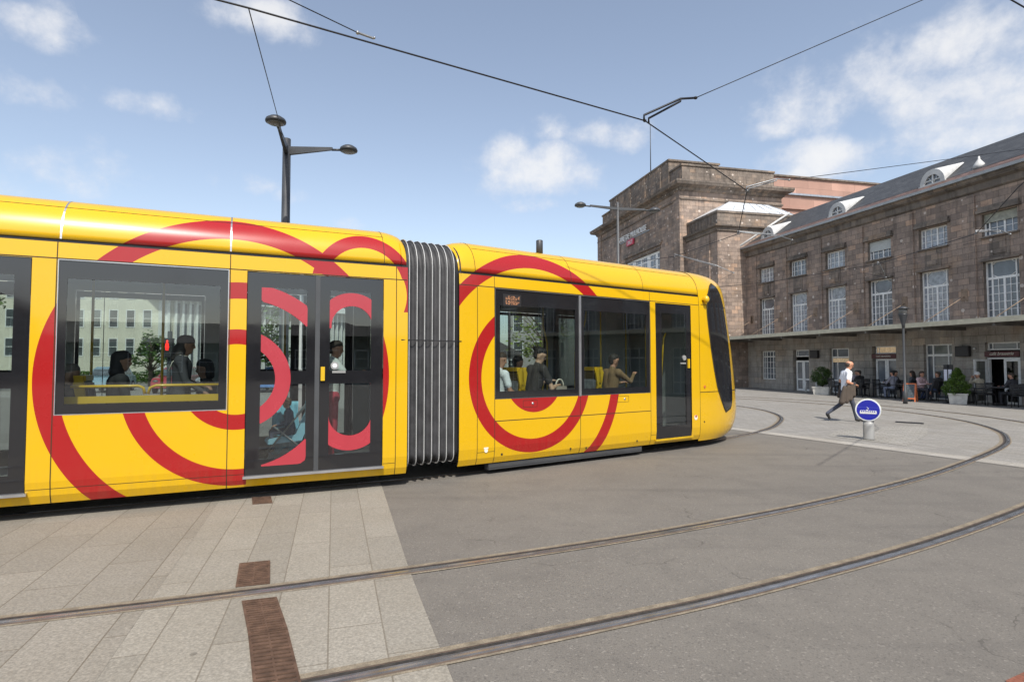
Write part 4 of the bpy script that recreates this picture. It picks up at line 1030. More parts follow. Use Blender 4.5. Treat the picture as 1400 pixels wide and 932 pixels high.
jc = [((.26, -.15, 1.06), (.24, -.17, .78), .045, .06, 0), ((.18, -.19, 1.05), (.13, -.22, .66), .05, .065, 0), ((.08, -.21, 1.03), (.02, -.23, .60), .05, .07, 0), ((-.02, -.21, 1.0), (-.10, -.22, .58), .045, .085, 0), ((.27, -.05, 1.06), (.27, -.06, .74), .05, .065, 0), ((.27, .06, 1.06), (.26, .07, .72), .05, .06, 0), ((.20, .17, 1.04), (.18, .19, .74), .045, .06, 0), ((.06, .21, 1.0), (.0, .21, .72), .045, .06, 0),
      ((.20, -.17, .80), (-.04, -.21, .72), .05, .06, 0), ((.27, -.05, .82), (.22, -.16, .78), .05, .05, 0), ((.27, .06, .8), (.2, .17, .8), .05, .05, 0), ((-.02, -.2, .95), (.25, -.15, 1.0), .05, .05, 0), ((.27, .05, 1.0), (.05, .2, .98), .05, .05, 0), ((.26, -.14, 1.0), (.27, .05, 1.0), .05, .05, 0)]
jk = fused('jacket', jc, .013, [cmat((.075, .058, .045), .9)], None, 3); jk.location = (9.62, 16.63, .005); jk.rotation_euler.z = R(-8); tag(jk, "brown jacket hanging round the walking man's hips from his forearms", 'jacket')
cl = [((.12, -.19, 1.07), (.28, -.12, 1.10), .05, .055, 0), ((.28, -.12, 1.10), (.29, .08, 1.08), .055, .05, 0), ((.28, .08, 1.08), (.14, .17, 1.07), .05, .045, 0), ((.30, -.08, 1.10), (.32, -.02, 1.02), .04, .04, 0)]
bd = fused('bundled_sleeves', cl, .014, [cmat((.03, .028, .032), .9)], jk, 1)

# passengers (module coordinates -> world)
def tp(fr, s, y, z=.0):
    P, D, N = (P1, D1, N1) if fr == 1 else (P2, D2, N2); q = P + D * s + N * y; return (q.x, q.y, z)
FL = .36
GP = None
person('passenger in white t-shirt at the left edge of the front window', tp(2, 5.02, .50, .54), A2 + R(0), sit(.03, 'lap', (.5, -.75, -.1)), (.78, .80, .82), (.05, .05, .07), (.05, .03, .02), sleeve='short', hairstyle='bob')
pp = sit(.22, 'table', (.9, -.35, -.45)); pp.update(wrR=(.42, -.12, .70), elR=(.20, -.27, .66))
person('dark-haired woman in brown short-sleeved top looking down in the front window', tp(2, 5.70, .50, .57), A2, pp, (.045, .038, .035), (.05, .05, .06), (.012, .011, .012), sleeve='short', hairstyle='bun', skin=(.55, .34, .23), scale=1.06)
person('black-haired passenger seated beyond the woman in the brown top', tp(2, 5.80, 1.15, .50), A2, sit(.05, 'lap'), (.03, .03, .035), (.03, .03, .04), (.01, .01, .01), hairstyle='short')
pp = sit(.15, 'table', (1, 0, -.1)); pp.update(wrR=(.50, -.14, .93), elR=(.28, -.27, .80))
person('passenger in tan jacket reaching for the pole near the front door', tp(2, 7.50, .50, .55), A2, pp, (.20, .125, .06), (.03, .03, .04), (.03, .025, .022), hairstyle='short')
mb = MB(); pts = [(.0 + .085 * math.cos(PI * k / 12), 0, .12 * math.sin(PI * k / 12)) for k in range(13)]
mb.tube(pts, .012, 8); 
bag = thing('handbag', 'pale handbag with hoop handle held by the woman in brown', 'handbag', tp(2, 6.18, .34, 1.30), A2)
mb.build('bag_handle', ['cream'], bag)
mb = MB(); mb.prism([(-.14, -.22), (.14, -.22), (.115, .0), (-.115, .0)], 1, -.05, .05); mb.build('bag_body', [cmat((.35, .30, .25), .7)], bag)
person('woman in black headscarf and coat seated at the left window', tp(1, -1.45, .98, .52), A1 + R(20), sit(.04, 'lap', (.9, -.45, -.05)), (.02, .02, .022), (.02, .02, .022), (.008, .008, .009), hairstyle='scarf', skin=(.36, .2, .13))
pst = stand('hold', head=(1, 0, -.05))
pst.update(elR=(.08, -.26, 1.17), wrR=(.30, -.28, 1.02))
hooded = person('standing passenger with long dark hair and dark jacket with pale shoulder stripes by the rail', tp(1, -.72, .72, .36), A1, pst, (.045, .045, .052), (.03, .03, .035), (.03, .025, .022), hairstyle='hood', skin=(.34, .19, .125), scale=.95)
mb = MB()
for y in (-.13, -.10): mb.tube([(-.13, y - .01, 1.30), (-.09, y - .02, 1.42), (.0, y - .02, 1.515), (.08, y + .01, 1.50)], .006, 5)
so_ = mb.build('jacket_stripes', ['cream'], hooded)
person('dark-haired passenger low behind the standing one at the left window', tp(1, -.42, 1.25, .42), A1 + R(180), sit(.05, 'lap'), (.03, .03, .034), (.03, .03, .034), (.01, .01, .01), hairstyle='bob', skin=(.38, .22, .15))
person('grey-haired passenger in grey coat at the left edge of the rear window', tp(1, -1.98, .98, .36), A1 + R(15), sit(.03, 'lap'), (.09, .085, .08), (.05, .05, .05), (.16, .14, .12), hairstyle='short', skin=(.40, .25, .18))
ps = stand('pole', head=(1, 0, -.1)); ps.update(wrL=(.42, -.02, 1.25), elL=(.2, .2, 1.22))
person('standing passenger in pale top and red trousers behind the right door leaf', tp(1, 1.13, .55, .36), A1, ps, (.62, .64, .62), (.42, .035, .06), (.03, .02, .015), sleeve='short', hairstyle='short', scale=.93)
pc = sit(.25, 'lap', (.9, -.2, -.3))
# stroller with a child
stl = thing('stroller', 'pushchair with pale blue cover inside the left door leaf', 'stroller', tp(1, .55, .62, .36), A1 + R(175))
mb = MB(); mb.prism([(-.20, .30), (.22, .26), (.26, .32), (-.12, .38), (-.32, .85), (-.40, .82)], 1, -.17, .17); mb.build('seat', [cmat((.25, .48, .60), .8)], stl)
mb = MB()
for y in (-.2, .2):
    mb.tube([(.30, y, .08), (-.42, y, .98), (-.55, y, 1.0)], .012, 6); mb.tube([(-.35, y, .08), (.15, y, .5)], .012, 6)
mb.tube([(-.55, -.2, 1.0), (-.55, .2, 1.0)], .014, 6); mb.build('frame', ['alu'], stl)
for x in (.30, -.35):
    for y in (-.21, .21):
        g = MB(); g.prism([(x + .075 * math.cos(2 * PI * k / 16), .08 + .075 * math.sin(2 * PI * k / 16)) for k in range(16)], 1, y - .02, y + .02); g.build('wheel', ['tyre'], stl)
mb = MB(); cloth_drape(mb, .0, .30, .42, .12, .80, -.24, th=.03, seed=4); mb.build('cover', [cmat((.22, .52, .66), .8)], stl)
person('small brown-haired child sitting in the pushchair by the left door leaf', tp(1, .60, .60, .50), A1 + R(175), sit(.1, 'lap'), (.05, .09, .16), (.05, .06, .10), (.10, .06, .03), hairstyle='short', scale=.55, vox=.012)

# ------------------------------------------------------------------ station
P0 = Vector((20.5, 22.8, 0)); AF = math.atan2(.973, -.229); DF = Vector((-.229, .973, 0)); NF = Vector((-.973, -.229, 0))
def fp(f, p, z=0.): q = P0 + DF * f + NF * p; return (q.x, q.y, z)
st = thing('railway_station', 'sooty sandstone railway station with a blocky tower, slate-roofed wing and long canopy', 'building', tuple(P0), AF)
F0, F1, FB, FT, FE = -30., 17.45, 17.45, 21.5, 38.2
cen = [.76 + 2.925 * k for k in range(-10, 6)]
cen_all = [c for c in cen if c > F0 + 1.5]
HW = .70
holes = []
for i, c in enumerate(cen_all):
    holes += [(c - HW, c + HW, 7.08, 8.04), (c - HW, c + HW, 3.60, 6.0)]
GND = {0: (.13, 1.49, 0., 2.57), 1: (2.92, 4.30, .02, 2.57), 2: (5.78, 7.19, 0., 2.56), 3: (8.70, 10.08, .02, 2.52), 4: (11.69, 13.04, 0., 2.5), 5: (14.66, 16.06, .62, 2.49)}
for i, c in enumerate(cen_all):
    k = round((c - .76) / 2.925)
    g = GND.get(k, (c - HW, c + HW, .02, 2.55)); holes.append(g)
def wall_grid(mb, f0, f1, z0, z1, holes, p=0., th=.3, mi=0, mir=1):
    zs = sorted({z0, z1, *[h[2] for h in holes if z0 < h[2] < z1], *[h[3] for h in holes if z0 < h[3] < z1]}); fs = sorted({f0, f1, *[h[0] for h in holes], *[h[1] for h in holes]})
    def hole(i, j):
        if not (0 <= i < len(fs) - 1 and 0 <= j < len(zs) - 1): return False
        a, z = (fs[i] + fs[i + 1]) / 2, (zs[j] + zs[j + 1]) / 2
        return any(h[0] < a < h[1] and h[2] < z < h[3] for h in holes)
    for i in range(len(fs) - 1):
        for j in range(len(zs) - 1):
            if hole(i, j): continue
            a, c, e, g = fs[i], fs[i + 1], zs[j], zs[j + 1]
            mb.face([(c, p, e), (a, p, e), (a, p, g), (c, p, g)], mi, [(c, e), (a, e), (a, g), (c, g)])
            for di, dj, q0, q1 in ((0, -1, (c, e), (a, e)), (0, 1, (a, g), (c, g)), (-1, 0, (a, e), (a, g)), (1, 0, (c, g), (c, e))):
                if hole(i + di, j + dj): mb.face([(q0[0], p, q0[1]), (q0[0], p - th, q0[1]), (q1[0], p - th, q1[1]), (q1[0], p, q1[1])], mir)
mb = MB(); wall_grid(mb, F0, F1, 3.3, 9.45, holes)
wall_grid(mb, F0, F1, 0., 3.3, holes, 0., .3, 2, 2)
mb.box(F0, F0 + .3, -8, -.02, 0, 9.4, 0); mb.box(F0, FE, -8.3, -8, 0, 9.4, 0)
mb.box(F0 + .3, F1 - .1, -1.6, -1.5, 0, 9.4, 3)   # dark rooms behind the windows
for z in (3.25, 6.5): mb.box(F0 + .3, F1 - .1, -1.5, -.31, z, z + .1, 3)
mb.box(F0 + .3, F1 - .1, -1.5, -.31, -.1, .02, 3)
wall = mb.build('wing_wall', ['stone', 'stoned', 'stonelow', 'inside'], st)
for a, c in zip(cen_all, cen_all[1:]):
    mb = MB(); m = (a + c) / 2; mb.box(m - .52, m + .52, .001, .075, 3.45, 9.0, 0); mb.build('pilaster', ['stone', 'stoned'], st)
mb = MB(); mb.box(16.35, 17.44, .001, .075, 3.45, 9.0, 0); mb.build('pilaster', ['stone'], st)
for c in cen_all:
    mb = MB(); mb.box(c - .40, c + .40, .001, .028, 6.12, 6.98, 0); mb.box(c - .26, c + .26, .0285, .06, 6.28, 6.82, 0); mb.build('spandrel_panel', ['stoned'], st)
    mb = MB(); mb.box(c - .84, c + .84, .002, .16, 8.10, 8.22, 0); mb.box(c - .80, c + .80, .002, .10, 8.2205, 8.36, 0); mb.build('window_hood', ['trim'], st)
    mb = MB(); mb.box(c - .76, c + .76, .002, .11, 7.0, 7.07, 0); mb.build('window_sill', ['trim'], st)
    mb = MB(); mb.box(c - .80, c + .80, .002, .12, 6.01, 6.10, 0); mb.build('lintel', ['trim'], st)
mb = MB(); mb.prism([(0.002, 9.05), (.10, 9.12), (.12, 9.38), (.30, 9.46), (.38, 9.62), (.38, 9.70), (0.002, 9.70)], 0, F0, F1 - .01); mb.build('cornice', ['trim'], st)
mb = MB(); mb.prism([(.385, 9.64), (.50, 9.64), (.52, 9.76), (.40, 9.80), (.385, 9.78)], 0, F0, F1); mb.build('gutter', ['zinc'], st)
roof = MB()
def slope(mb, f0, f1, p0, z0, p1, z1, mi):
    L = math.hypot(p1 - p0, z1 - z0); mb.face([(f1, p0, z0), (f0, p0, z0), (f0, p1, z1), (f1, p1, z1)], mi, [(f1, 0), (f0, 0), (f0, L), (f1, L)])
slope(roof, F0, F1 + .6, .37, 9.76, -.15, 10.12, 1); slope(roof, F0, F1 + .6, -.15, 10.13, -4., 12.42, 0); slope(roof, F0, F1 + .6, -4., 12.42, -8.2, 9.7, 0)
roof.face([(F0, .37, 9.7), (F0, -8.2, 9.7), (F0, -4, 12.42)], 0)
rf = roof.build('roof', ['slate', 'tiles', 'zinc'], st)
# eyebrow dormers
for c in (3.72, 9.42, 15.35, -2.2, -8.0):
    d_ = MB(); n = 14; r = .55; R1 = .62; p0 = -.10; z0 = 10.10
    arc = lambda rr: [(c + rr * math.cos(PI * k / n), z0 + rr * 1.12 * math.sin(PI * k / n)) for k in range(n + 1)]
    o_, i_ = arc(R1), arc(.40)
    for k in range(n):
        a0, a1, b0, b1 = o_[k], o_[k + 1], i_[k], i_[k + 1]
        d_.face([(a0[0], p0, a0[1]), (a1[0], p0, a1[1]), (b1[0], p0, b1[1]), (b0[0], p0, b0[1])], 0)
        d_.face([(b0[0], p0, b0[1]), (b1[0], p0, b1[1]), (b1[0], p0 - .12, b1[1]), (b0[0], p0 - .12, b0[1])], 0)
        # side cheeks fade back into the slope
        bk = lambda q: (c + (q[0] - c) * .25, p0 - 1.75, z0 + 1.10 + (q[1] - z0) * .08)
        d_.face([(a1[0], p0, a1[1]), (a0[0], p0, a0[1]), bk(a0), bk(a1)], 0)
    d_.box(c - .66, c + .66, p0 - .05, p0 + .04, z0 - .10, z0 + .02, 0)
    dm = d_.build('dormer', ['dormerw'], rf)
    g = MB(); g.face([(x, p0 - .1, z) for x, z in i_], 0); g.build('dormer_pane', ['bglass'], rf)
    g = MB(); g.box(c - .025, c + .025, p0 - .10, p0 - .03, z0, z0 + .44); g.box(c - .4, c + .4, p0 - .10, p0 - .03, z0 + .17, z0 + .205)
    for a in (55, 125): g.tube([(c, p0 - .07, z0 + .02), (c + .4 * math.cos(R(a)), p0 - .07, z0 + .44 * math.sin(R(a)))], .015, 5)
    g.build('dormer_bars', ['white'], rf)
mb = MB(); mb.lathe([(.26, 0), (.2, .2), (.05, .42), (.03, .55)], (1.9, -.55, 10.25), 10); mb.build('roof_vent', ['dormerw'], rf)
# windows of the wing
def bar_win(f0, f1, z0, z1, cols, rows, p=-.16, extra=None, gl='bglass', fw=.055, name='window'):
    mb = MB(); th = .07
    def bx(a, c, e, g, pp=0): mb.box(a, c, p - th, p + pp, e, g)
    bx(f0, f1, z0, z0 + fw, .02); bx(f0, f1, z1 - fw, z1); bx(f0, f0 + fw, z0 + fw, z1 - fw); bx(f1 - fw, f1, z0 + fw, z1 - fw)
    for x, w_ in cols: X = f0 + (f1 - f0) * x; bx(X - w_ / 2, X + w_ / 2, z0 + fw, z1 - fw, -.008)
    for y, w_, x0, x1 in rows: Y = z0 + (z1 - z0) * y; bx(f0 + (f1 - f0) * x0, f0 + (f1 - f0) * x1, Y - w_ / 2, Y + w_ / 2, -.016)
    if extra: extra(mb)
    wo = mb.build(name, ['winwhite'], st)
    g = MB(); g.face([(f1 - .02, p - .04, z0 + .02), (f0 + .02, p - .04, z0 + .02), (f0 + .02, p - .04, z1 - .02), (f1 - .02, p - .04, z1 - .02)]); g.build('pane', [gl], wo)
    return wo
def up_win(c, k):
    f0, f1 = c - HW, c + HW
    cols = [(.86, .05), (.43, .07), (.215, .022), (.645, .022)]
    w_ = bar_win(f0, f1, 7.08, 8.04, cols, [(.35, .022, 0, .99), (.66, .022, 0, .99)], gl='bglassw' if k % 2 else 'bglass')
    if k in (2, 0):
        g = MB(); zb = 7.08 + (.46 if k == 2 else .60) * .96
        for i in range(8): z = zb + (8.03 - zb) * i / 8; g.box(f0 + .02, f1 - .02, -.155, -.12 + .004 * (i % 2), z, z + (8.03 - zb) / 8 - .004)
        g.build('roller_shutter', ['shutter' if k == 2 else 'shutterw'], w_)
def low_win(c, k):
    f0, f1, z0, z1 = c - HW, c + HW, 3.60, 6.0
    tz = .70
    cols = [(.83, .055), (.155, .055) if k < 2 else (.10, .03)]
    rows = [(tz, .10, 0, 1)] + [(tz * i / 5, .02, 0.02, .98) for i in range(1, 5)]
    def extra(mb):
        zt = z0 + (z1 - z0) * tz; X = lambda x: f0 + (f1 - f0) * x
        for x, w_ in ((.49, .075), (.32, .02), (.66, .02)): mb.box(X(x) - w_ / 2, X(x) + w_ / 2, -.235, -.165, z0 + .05, zt - .04)
        for (xa, za, xb, zb) in ((.155, .22, .30, .06), (.83, .22, .69, .06), (.155, .78, .30, .95), (.83, .78, .69, .95)):
            zz0 = zt + (z1 - zt) * za; zz1 = zt + (z1 - zt) * zb; mb.tube([(X(xa), -.18, zz0), (X(xb), -.18, zz1)], .018, 5)
    bar_win(f0, f1, z0, z1, cols, rows, extra=extra, gl='bglassw' if k in (1, 3, 4) else 'bglass')
for c in cen_all:
    k = round((c - .76) / 2.925); up_win(c, k); low_win(c, k)
    if k not in GND:
        bar_win(c - HW, c + HW, .02, 2.55, [(.3, .05), (.7, .05)], [(.78, .08, 0, 1), (.25, .06, 0, 1)])
# ground floor of the wing
g = GND[5]; bar_win(*g, [(.28, .06), (.72, .06), (.5, .03), (.14, .03), (.86, .03)], [(.8, .07, 0, 1), (.2, .025, 0, 1), (.4, .025, 0, 1), (.6, .025, 0, 1)])
def glazed_door(f0, f1, zt0, zt1, z1, litt=None, name='door'):
    w_ = bar_win(f0, f1, zt0, zt1, [(.86, .04)], [], name='transom_window', gl='warm' if litt else 'bglass')
    mb = MB(); p = -.14
    def bx(a, c, e, g_, pp=0.): mb.box(a, c, p - .07, p + pp, e, g_)
    m = (f0 + f1) / 2
    for a, c in ((f0, m - .005), (m + .005, f1)):
        bx(a, a + .10, .0, z1); bx(c - .10, c, .0, z1); bx(a + .10, c - .10, z1 - .10, z1); bx(a + .10, c - .10, .0, .12); bx(a + .10, c - .10, .66, .74)
    d_ = mb.build(name, ['winwhite'], st)
    g_ = MB(); g_.face([(f1 - .05, p - .04, .05), (f0 + .05, p - .04, .05), (f0 + .05, p - .04, z1 - .05), (f1 - .05, p - .04, z1 - .05)]); g_.build('pane', ['bglass'], d_)
    return d_
glazed_door(11.69, 12.92, 2.08, 2.5, 1.85); glazed_door(5.80, 7.10, 2.17, 2.56, 1.92, True)
g = GND[3]; bar_win(*g, [(.14, .05), (.70, .05)], [(.80, .08, 0, 1), (.28, .06, 0, 1)])
mb = MB(); mb.box(8.85, 9.95, -.15, -.11, 1.74, 1.96); mb.build('lit_sign_band', ['warm'], st)
g = GND[1]; bar_win(*g, [(.75, .06), (.22, .06)], [(.80, .10, 0, 1), (.27, .06, 0, 1)])
mb = MB()
for k in range(9): f = 3.25 + k * .07; mb.box(f, f + .035, -.13, -.12, 1.52, 1.56)
mb.build('window_lettering', ['cream'], st)
# open cafe doors
bar_win(.13, 1.49, 2.24, 2.57, [(.86, .04), (.16, .04)], [], name='transom_window')
mb = MB(); mb.box(.13, .20, -.24, -.1, 0, 1.93); mb.box(1.42, 1.49, -.24, -.1, 0, 1.93); mb.box(.2, 1.42, -.24, -.1, 1.86, 1.93); mb.build('door_frame', ['winwhite'], st)
def swing_leaf(hf, hp, ang, w_, z1=1.86):
    mb = MB(); 
    for a, c, e, g_ in ((0, .09, 0, z1), (w_ - .09, w_, 0, z1), (.09, w_ - .09, 0, .1), (.09, w_ - .09, z1 - .09, z1), (.09, w_ - .09, .64, .71)): mb.box(a, c, -.02, .02, e, g_)
    d_ = mb.build('door_leaf', ['winwhite'], st, (hf, hp, 0), ang)
    q = MB(); q.face([(w_ - .05, 0, .05), (.05, 0, .05), (.05, 0, z1 - .05), (w_ - .05, 0, z1 - .05)]); q.build('pane', ['glassdark'], d_)
swing_leaf(1.46, -.06, R(78), .58); swing_leaf(.20, -.12, R(8), .58)
# signs
for f0, f1, z0, z1, txt, it in ((.15, 1.50, 1.96, 2.18, 'café brasserie', .3), (5.77, 7.20, 1.935, 2.155, 'CAFÉ BRASSERIE', 0.)):
    mb = MB(); mb.box(f0, f1, -.10, .03, z0, z1); sg = mb.build('shop_sign', ['burg'], st)
    mt = Matrix.Translation(((f0 + f1) / 2, .036, (z0 + z1) / 2 - .04)) @ Matrix(((-1, 0, 0, 0), (0, 0, 1, 0), (0, 1, 0, 0), (0, 0, 0, 1)))
    text_mesh('sign_lettering', txt, .17 if it else .11, 'cream', sg, mt, .012, width=1. if it else 1.1, shear=it)
for f in (2.35, 11.12):
    mb = MB(); mb.bbox(f - .30, f + .30, .02, .20, 1.98, 2.44, .02); mb.build('hanging_sign_box', ['signblack'], st)
for f in (2.66, 11.0, 1.9): mb = MB(); mb.ellip((f, .05, 2.32), (.05, .05, .05), 10, 7); mb.build('wall_lamp', ['white'], st)
# canopy
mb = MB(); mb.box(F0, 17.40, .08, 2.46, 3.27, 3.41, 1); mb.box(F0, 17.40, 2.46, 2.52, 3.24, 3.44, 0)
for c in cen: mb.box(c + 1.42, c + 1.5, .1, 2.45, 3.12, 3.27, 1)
mb.build('canopy', ['canopy', 'canopyd'], st)
for c in cen_all + [16.8]:
    f = c + 1.46 if c != 16.8 else c
    if f > 17.2: continue
    mb = MB(); mb.tube([(f, .08, 4.62), (f, 2.3, 3.46)], .016, 6); mb.build('canopy_tie_rod', ['rust'], st)
    mb = MB(); mb.box(f - .14, f + .14, .076, .10, 4.42, 4.95); mb.build('rusty_wall_plate', ['rust'], st)
# lower block between wing and tower
mb = MB(); wall_grid(mb, FB, FT + .5, 0, 10.95, [], 2.29)
mb.box(FB, FT + .5, -5, 2.28, 0, 10.95, 0); mb.box(FB + .9, FT + .3, 2.0, 2.36, 0, 10.8, 0)
mb.build('block_wall', ['stone', 'stoned'], st)
def ring_box(mb, f0, f1, p0, p1, prof, mi=0):
    """moulding that runs round a rectangular block; prof = (outset, z)"""
    rows = [[(f0 - o, p1 + o, z), (f1 + o, p1 + o, z), (f1 + o, p0 - o, z), (f0 - o, p0 - o, z)] for o, z in prof]
    for r0, r1 in zip(rows, rows[1:]):
        for k in range(4): mb.face([r0[(k + 1) % 4], r0[k], r1[k], r1[(k + 1) % 4]], mi)
    mb.face(rows[0][::1], mi); mb.face(rows[-1][::-1], mi)
mb = MB(); ring_box(mb, FB, FT + .5, -5, 2.29, [(.0, 10.85), (.10, 10.92), (.14, 11.1), (.30, 11.2), (.32, 11.3), (.02, 11.36)]); mb.build('block_cornice', ['trim'], st)
mb = MB(); mb.box(FB + .05, FT + .5, -5, 2.22, 11.36, 12.2, 0); mb.box(FB + .0, FT + .5, -5, 2.28, 12.2, 12.36, 1)
for k in range(9): f = FB + .5 + k * .4; mb.box(f, f + .16, 2.222, 2.25, 11.5, 12.05, 1)
mb.build('block_parapet', ['stoned', 'trim'], st)
mb = MB(); a, c, e, g_ = (FB + .3, 2.2), (FT + .3, 2.2), (FT + .3, -4.6), (FB + .35, -4.6)
zt = 13.45; m0, m1 = (FB + 1.5, .3), (FB + 1.6, -3.0); M0_, M1_ = (FT + .3, .3), (FT + .3, -3.0)
Q = lambda p, z: (p[0], p[1], z)
for q in ([Q(c, 12.37), Q(a, 12.37), Q(m0, zt), Q(M0_, zt)], [Q(a, 12.37), Q(g_, 12.37), Q(m1, zt), Q(m0, zt)], [Q(g_, 12.37), Q(e, 12.37), Q(M1_, zt), Q(m1, zt)], [Q(m0, zt), Q(m1, zt), Q(M1_, zt), Q(M0_, zt)]): mb.face(q, 0)
for k in range(7):
    t = k / 6; p = -4.6 + 6.5 * t; p2 = -3.0 + 3.2 * t; mb.tube([(FB + .35, p, 12.40), (FB + 1.6, p2, zt + .02)], .03, 5, 1)
mb.build('skylight_roof', ['skylight', 'zinc'], st)
# tower
TP = 2.75
thol = [(24.9, 31.4, 5.2, 11.0)]
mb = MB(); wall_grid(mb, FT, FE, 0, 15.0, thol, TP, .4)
mb.face([(FT, TP, 0), (FT, -6.2, 0), (FT, -6.2, 15.0), (FT, TP, 15.0)], 0, [(TP, 0), (-6.2, 0), (-6.2, 15), (TP, 15)])
mb.face([(FE, -6.2, 0), (FE, TP, 0), (FE, TP, 15.0), (FE, -6.2, 15.0)], 0, [(-6.2, 0), (TP, 0), (TP, 15), (-6.2, 15)])
mb.face([(FE, -6.2, 0), (FE, -6.2, 15.0), (FT, -6.2, 15.0), (FT, -6.2, 0)], 0)
mb.box(FT + .5, FE - .5, -6, TP - 1.2, 0, 14.9, 2)
mb.box(FT + 0., FT + .9, TP + .001, TP + .09, 0, 14.95, 0); mb.box(32.6, 33.2, TP + .001, TP + .06, 0, 14.3, 0); mb.box(FE - .9, FE, TP + .001, TP + .09, 0, 14.95, 0)
mb.build('tower_wall', ['stone', 'stoned', 'inside'], st)
mb = MB(); ring_box(mb, FT, FE, -6.2, TP, [(.0, 14.2), (.09, 14.24), (.09, 14.34), (.0, 14.4)]); ring_box(mb, FT, FE, -6.2, TP, [(.0, 14.85), (.16, 14.95), (.22, 15.12), (.62, 15.25), (.70, 15.45), (.70, 15.56), (.0, 15.64)])
mb.box(24.6, 31.7, TP + .002, TP + .14, 11.35, 11.5, 0); mb.box(24.4, 31.9, TP + .002, TP + .09, 11.5, 11.75, 0); mb.box(24.7, 31.6, TP + .002, TP + .05, 11.05, 11.2, 0)
mb.build('tower_cornice', ['stoned'], st)
mb = MB(); mb.box(FT + .35, FE - .35, -5.8, TP - .35, 15.6, 16.98, 0); mb.box(FT + .27, FE - .27, -5.85, TP - .27, 16.98, 17.12, 1)
mb.box(23.7, 35.6, -2.0, TP - .22, 15.62, 17.95, 0); mb.box(23.6, 35.7, -2.1, TP - .16, 17.95, 18.1, 1)
for f in (25.2, 28.0, 31.0, 34.0): mb.box(f - .25, f + .25, TP - .219, TP - .15, 15.64, 17.9, 0)
mb.build('tower_parapet', ['stoned', 'trim'], st)
w_ = bar_win(24.92, 31.38, 5.22, 10.98, [(.12, .3), (.34, .62), (.56, .3), (.78, .62)], [(.9, .10, 0, 1), (.8, .05, 0, 1), (.7, .05, 0, 1), (.6, .1, 0, 1)], p=TP - .15, fw=.18)
g = MB()
for f in (25.5, 27.8, 29.4): 
    for k in range(3): g.box(f + .35 * k, f + .35 * k + .03, TP - .2, TP - .16, 5.3, 10.9)
g.build('glazing_bars', ['winwhite'], w_)
FLIP = Matrix(((-1, 0, 0, 0), (0, 0, 1, 0), (0, 1, 0, 0), (0, 0, 0, 1)))
text_mesh('station_name_lettering', 'GARE DE MULHOUSE', .72, 'white', st, Matrix.Translation((29.95, TP + .10, 13.08)) @ FLIP, .10, width=.86)
mb = MB(); mb.box(26.6, 33.3, TP + .002, TP + .05, 12.98, 13.05); mb.build('lettering_rail', ['zinc'], st)
mb = MB(); poly = [(29.5, 12.42), (30.9, 12.42), (31.0, 12.52), (30.9, 12.96), (29.6, 12.96), (29.45, 12.85)]; mb.prism(poly, 1, TP + .06, TP + .16)
lg = mb.build('logo_sign', [mat('carmine_sign', (.50, .02, .06), .4, var=.25, vscale=1.5)], st)
text_mesh('logo_lettering', 'SNCF', .44, 'white', lg, Matrix.Translation((30.2, TP + .165, 12.53)) @ FLIP, .02, width=.9, shear=.2)
mb = MB(); mb.tube([(27.4, 2.2, 17.9), (27.4, 2.2, 22.4)], [.05, .03], 6); mb.build('flagpole', ['lamp'], st)
# hall with pink walls behind
mb = MB(); mb.box(23.6, 37, -26, -6.25, 0, 15.9, 0); mb.box(24.2, 37, -26, -6.3, 16.05, 17.65, 0); mb.box(23.4, 37.1, -26.1, -6.26, 15.9, 16.06, 1); mb.box(24.05, 37.1, -26.1, -6.26, 17.65, 17.8, 2); mb.box(23.42, 37, -26, -6.27, 14.7, 14.85, 0)
mb.build('station_hall', ['pink', 'zinc', 'trim'], st)
# low roof flashing between block and wing
mb = MB(); mb.tube([(17.5, .5, 9.9), (17.5, -3.6, 12.5)], .09, 6); mb.build('roof_flashing', ['dormerw'], rf)

# ------------------------------------------------------------------ cafe terrace
def make_chair():
    t = thing('cafe_chair', 'x', 'chair', (0, 0, 0), 0, 'black chairs on the cafe terrace')
    mb = MB(); mb.bbox(-.22, .22, -.22, .22, .43, .47, .012); mb.build('seat', ['chair'], t)
    mb = MB()
    for k in range(6): z = .52 + k * .06; mb.bbox(-.245 - k * .008, -.222 - k * .008, -.2, .2, z, z + .04, .006)
    mb.tube([(-.22, -.21, .45), (-.28, -.21, .88)], .016, 6); mb.tube([(-.22, .21, .45), (-.28, .21, .88)], .016, 6); mb.tube([(-.28, -.21, .88), (-.28, .21, .88)], .016, 6); mb.build('backrest', ['chair'], t)
    for y in (-.23, .23):
        mb = MB(); mb.tube([(-.25, y, .66), (.16, y, .65), (.19, y, .44)], .016, 6); mb.build('armrest', ['chair'], t)
    for x, y in ((-.2, -.2), (-.2, .2), (.2, -.2), (.2, .2)):
        mb = MB(); mb.tube([(x, y, .44), (x * 1.12, y * 1.08, 0)], .015, 6); mb.build('leg', ['chair'], t)
    return t
def make_table():
    t = thing('cafe_table', 'x', 'table', (0, 0, 0), 0, 'small tables on the cafe terrace')
    mb = MB(); mb.lathe([(.33, 0), (.345, .012), (.345, .025), (.33, .032)], (0, 0, .70), 24); mb.build('table_top', ['tabletop'], t)
    mb = MB(); mb.lathe([(.03, .02), (.03, .70)], (0, 0, 0), 10); mb.build('pedestal', ['chair'], t)
    mb = MB(); mb.lathe([(.22, 0), (.21, .02), (.05, .04)], (0, 0, 0), 20); mb.build('base', ['chair'], t)
    return t
TOF = AF           # heading of +f
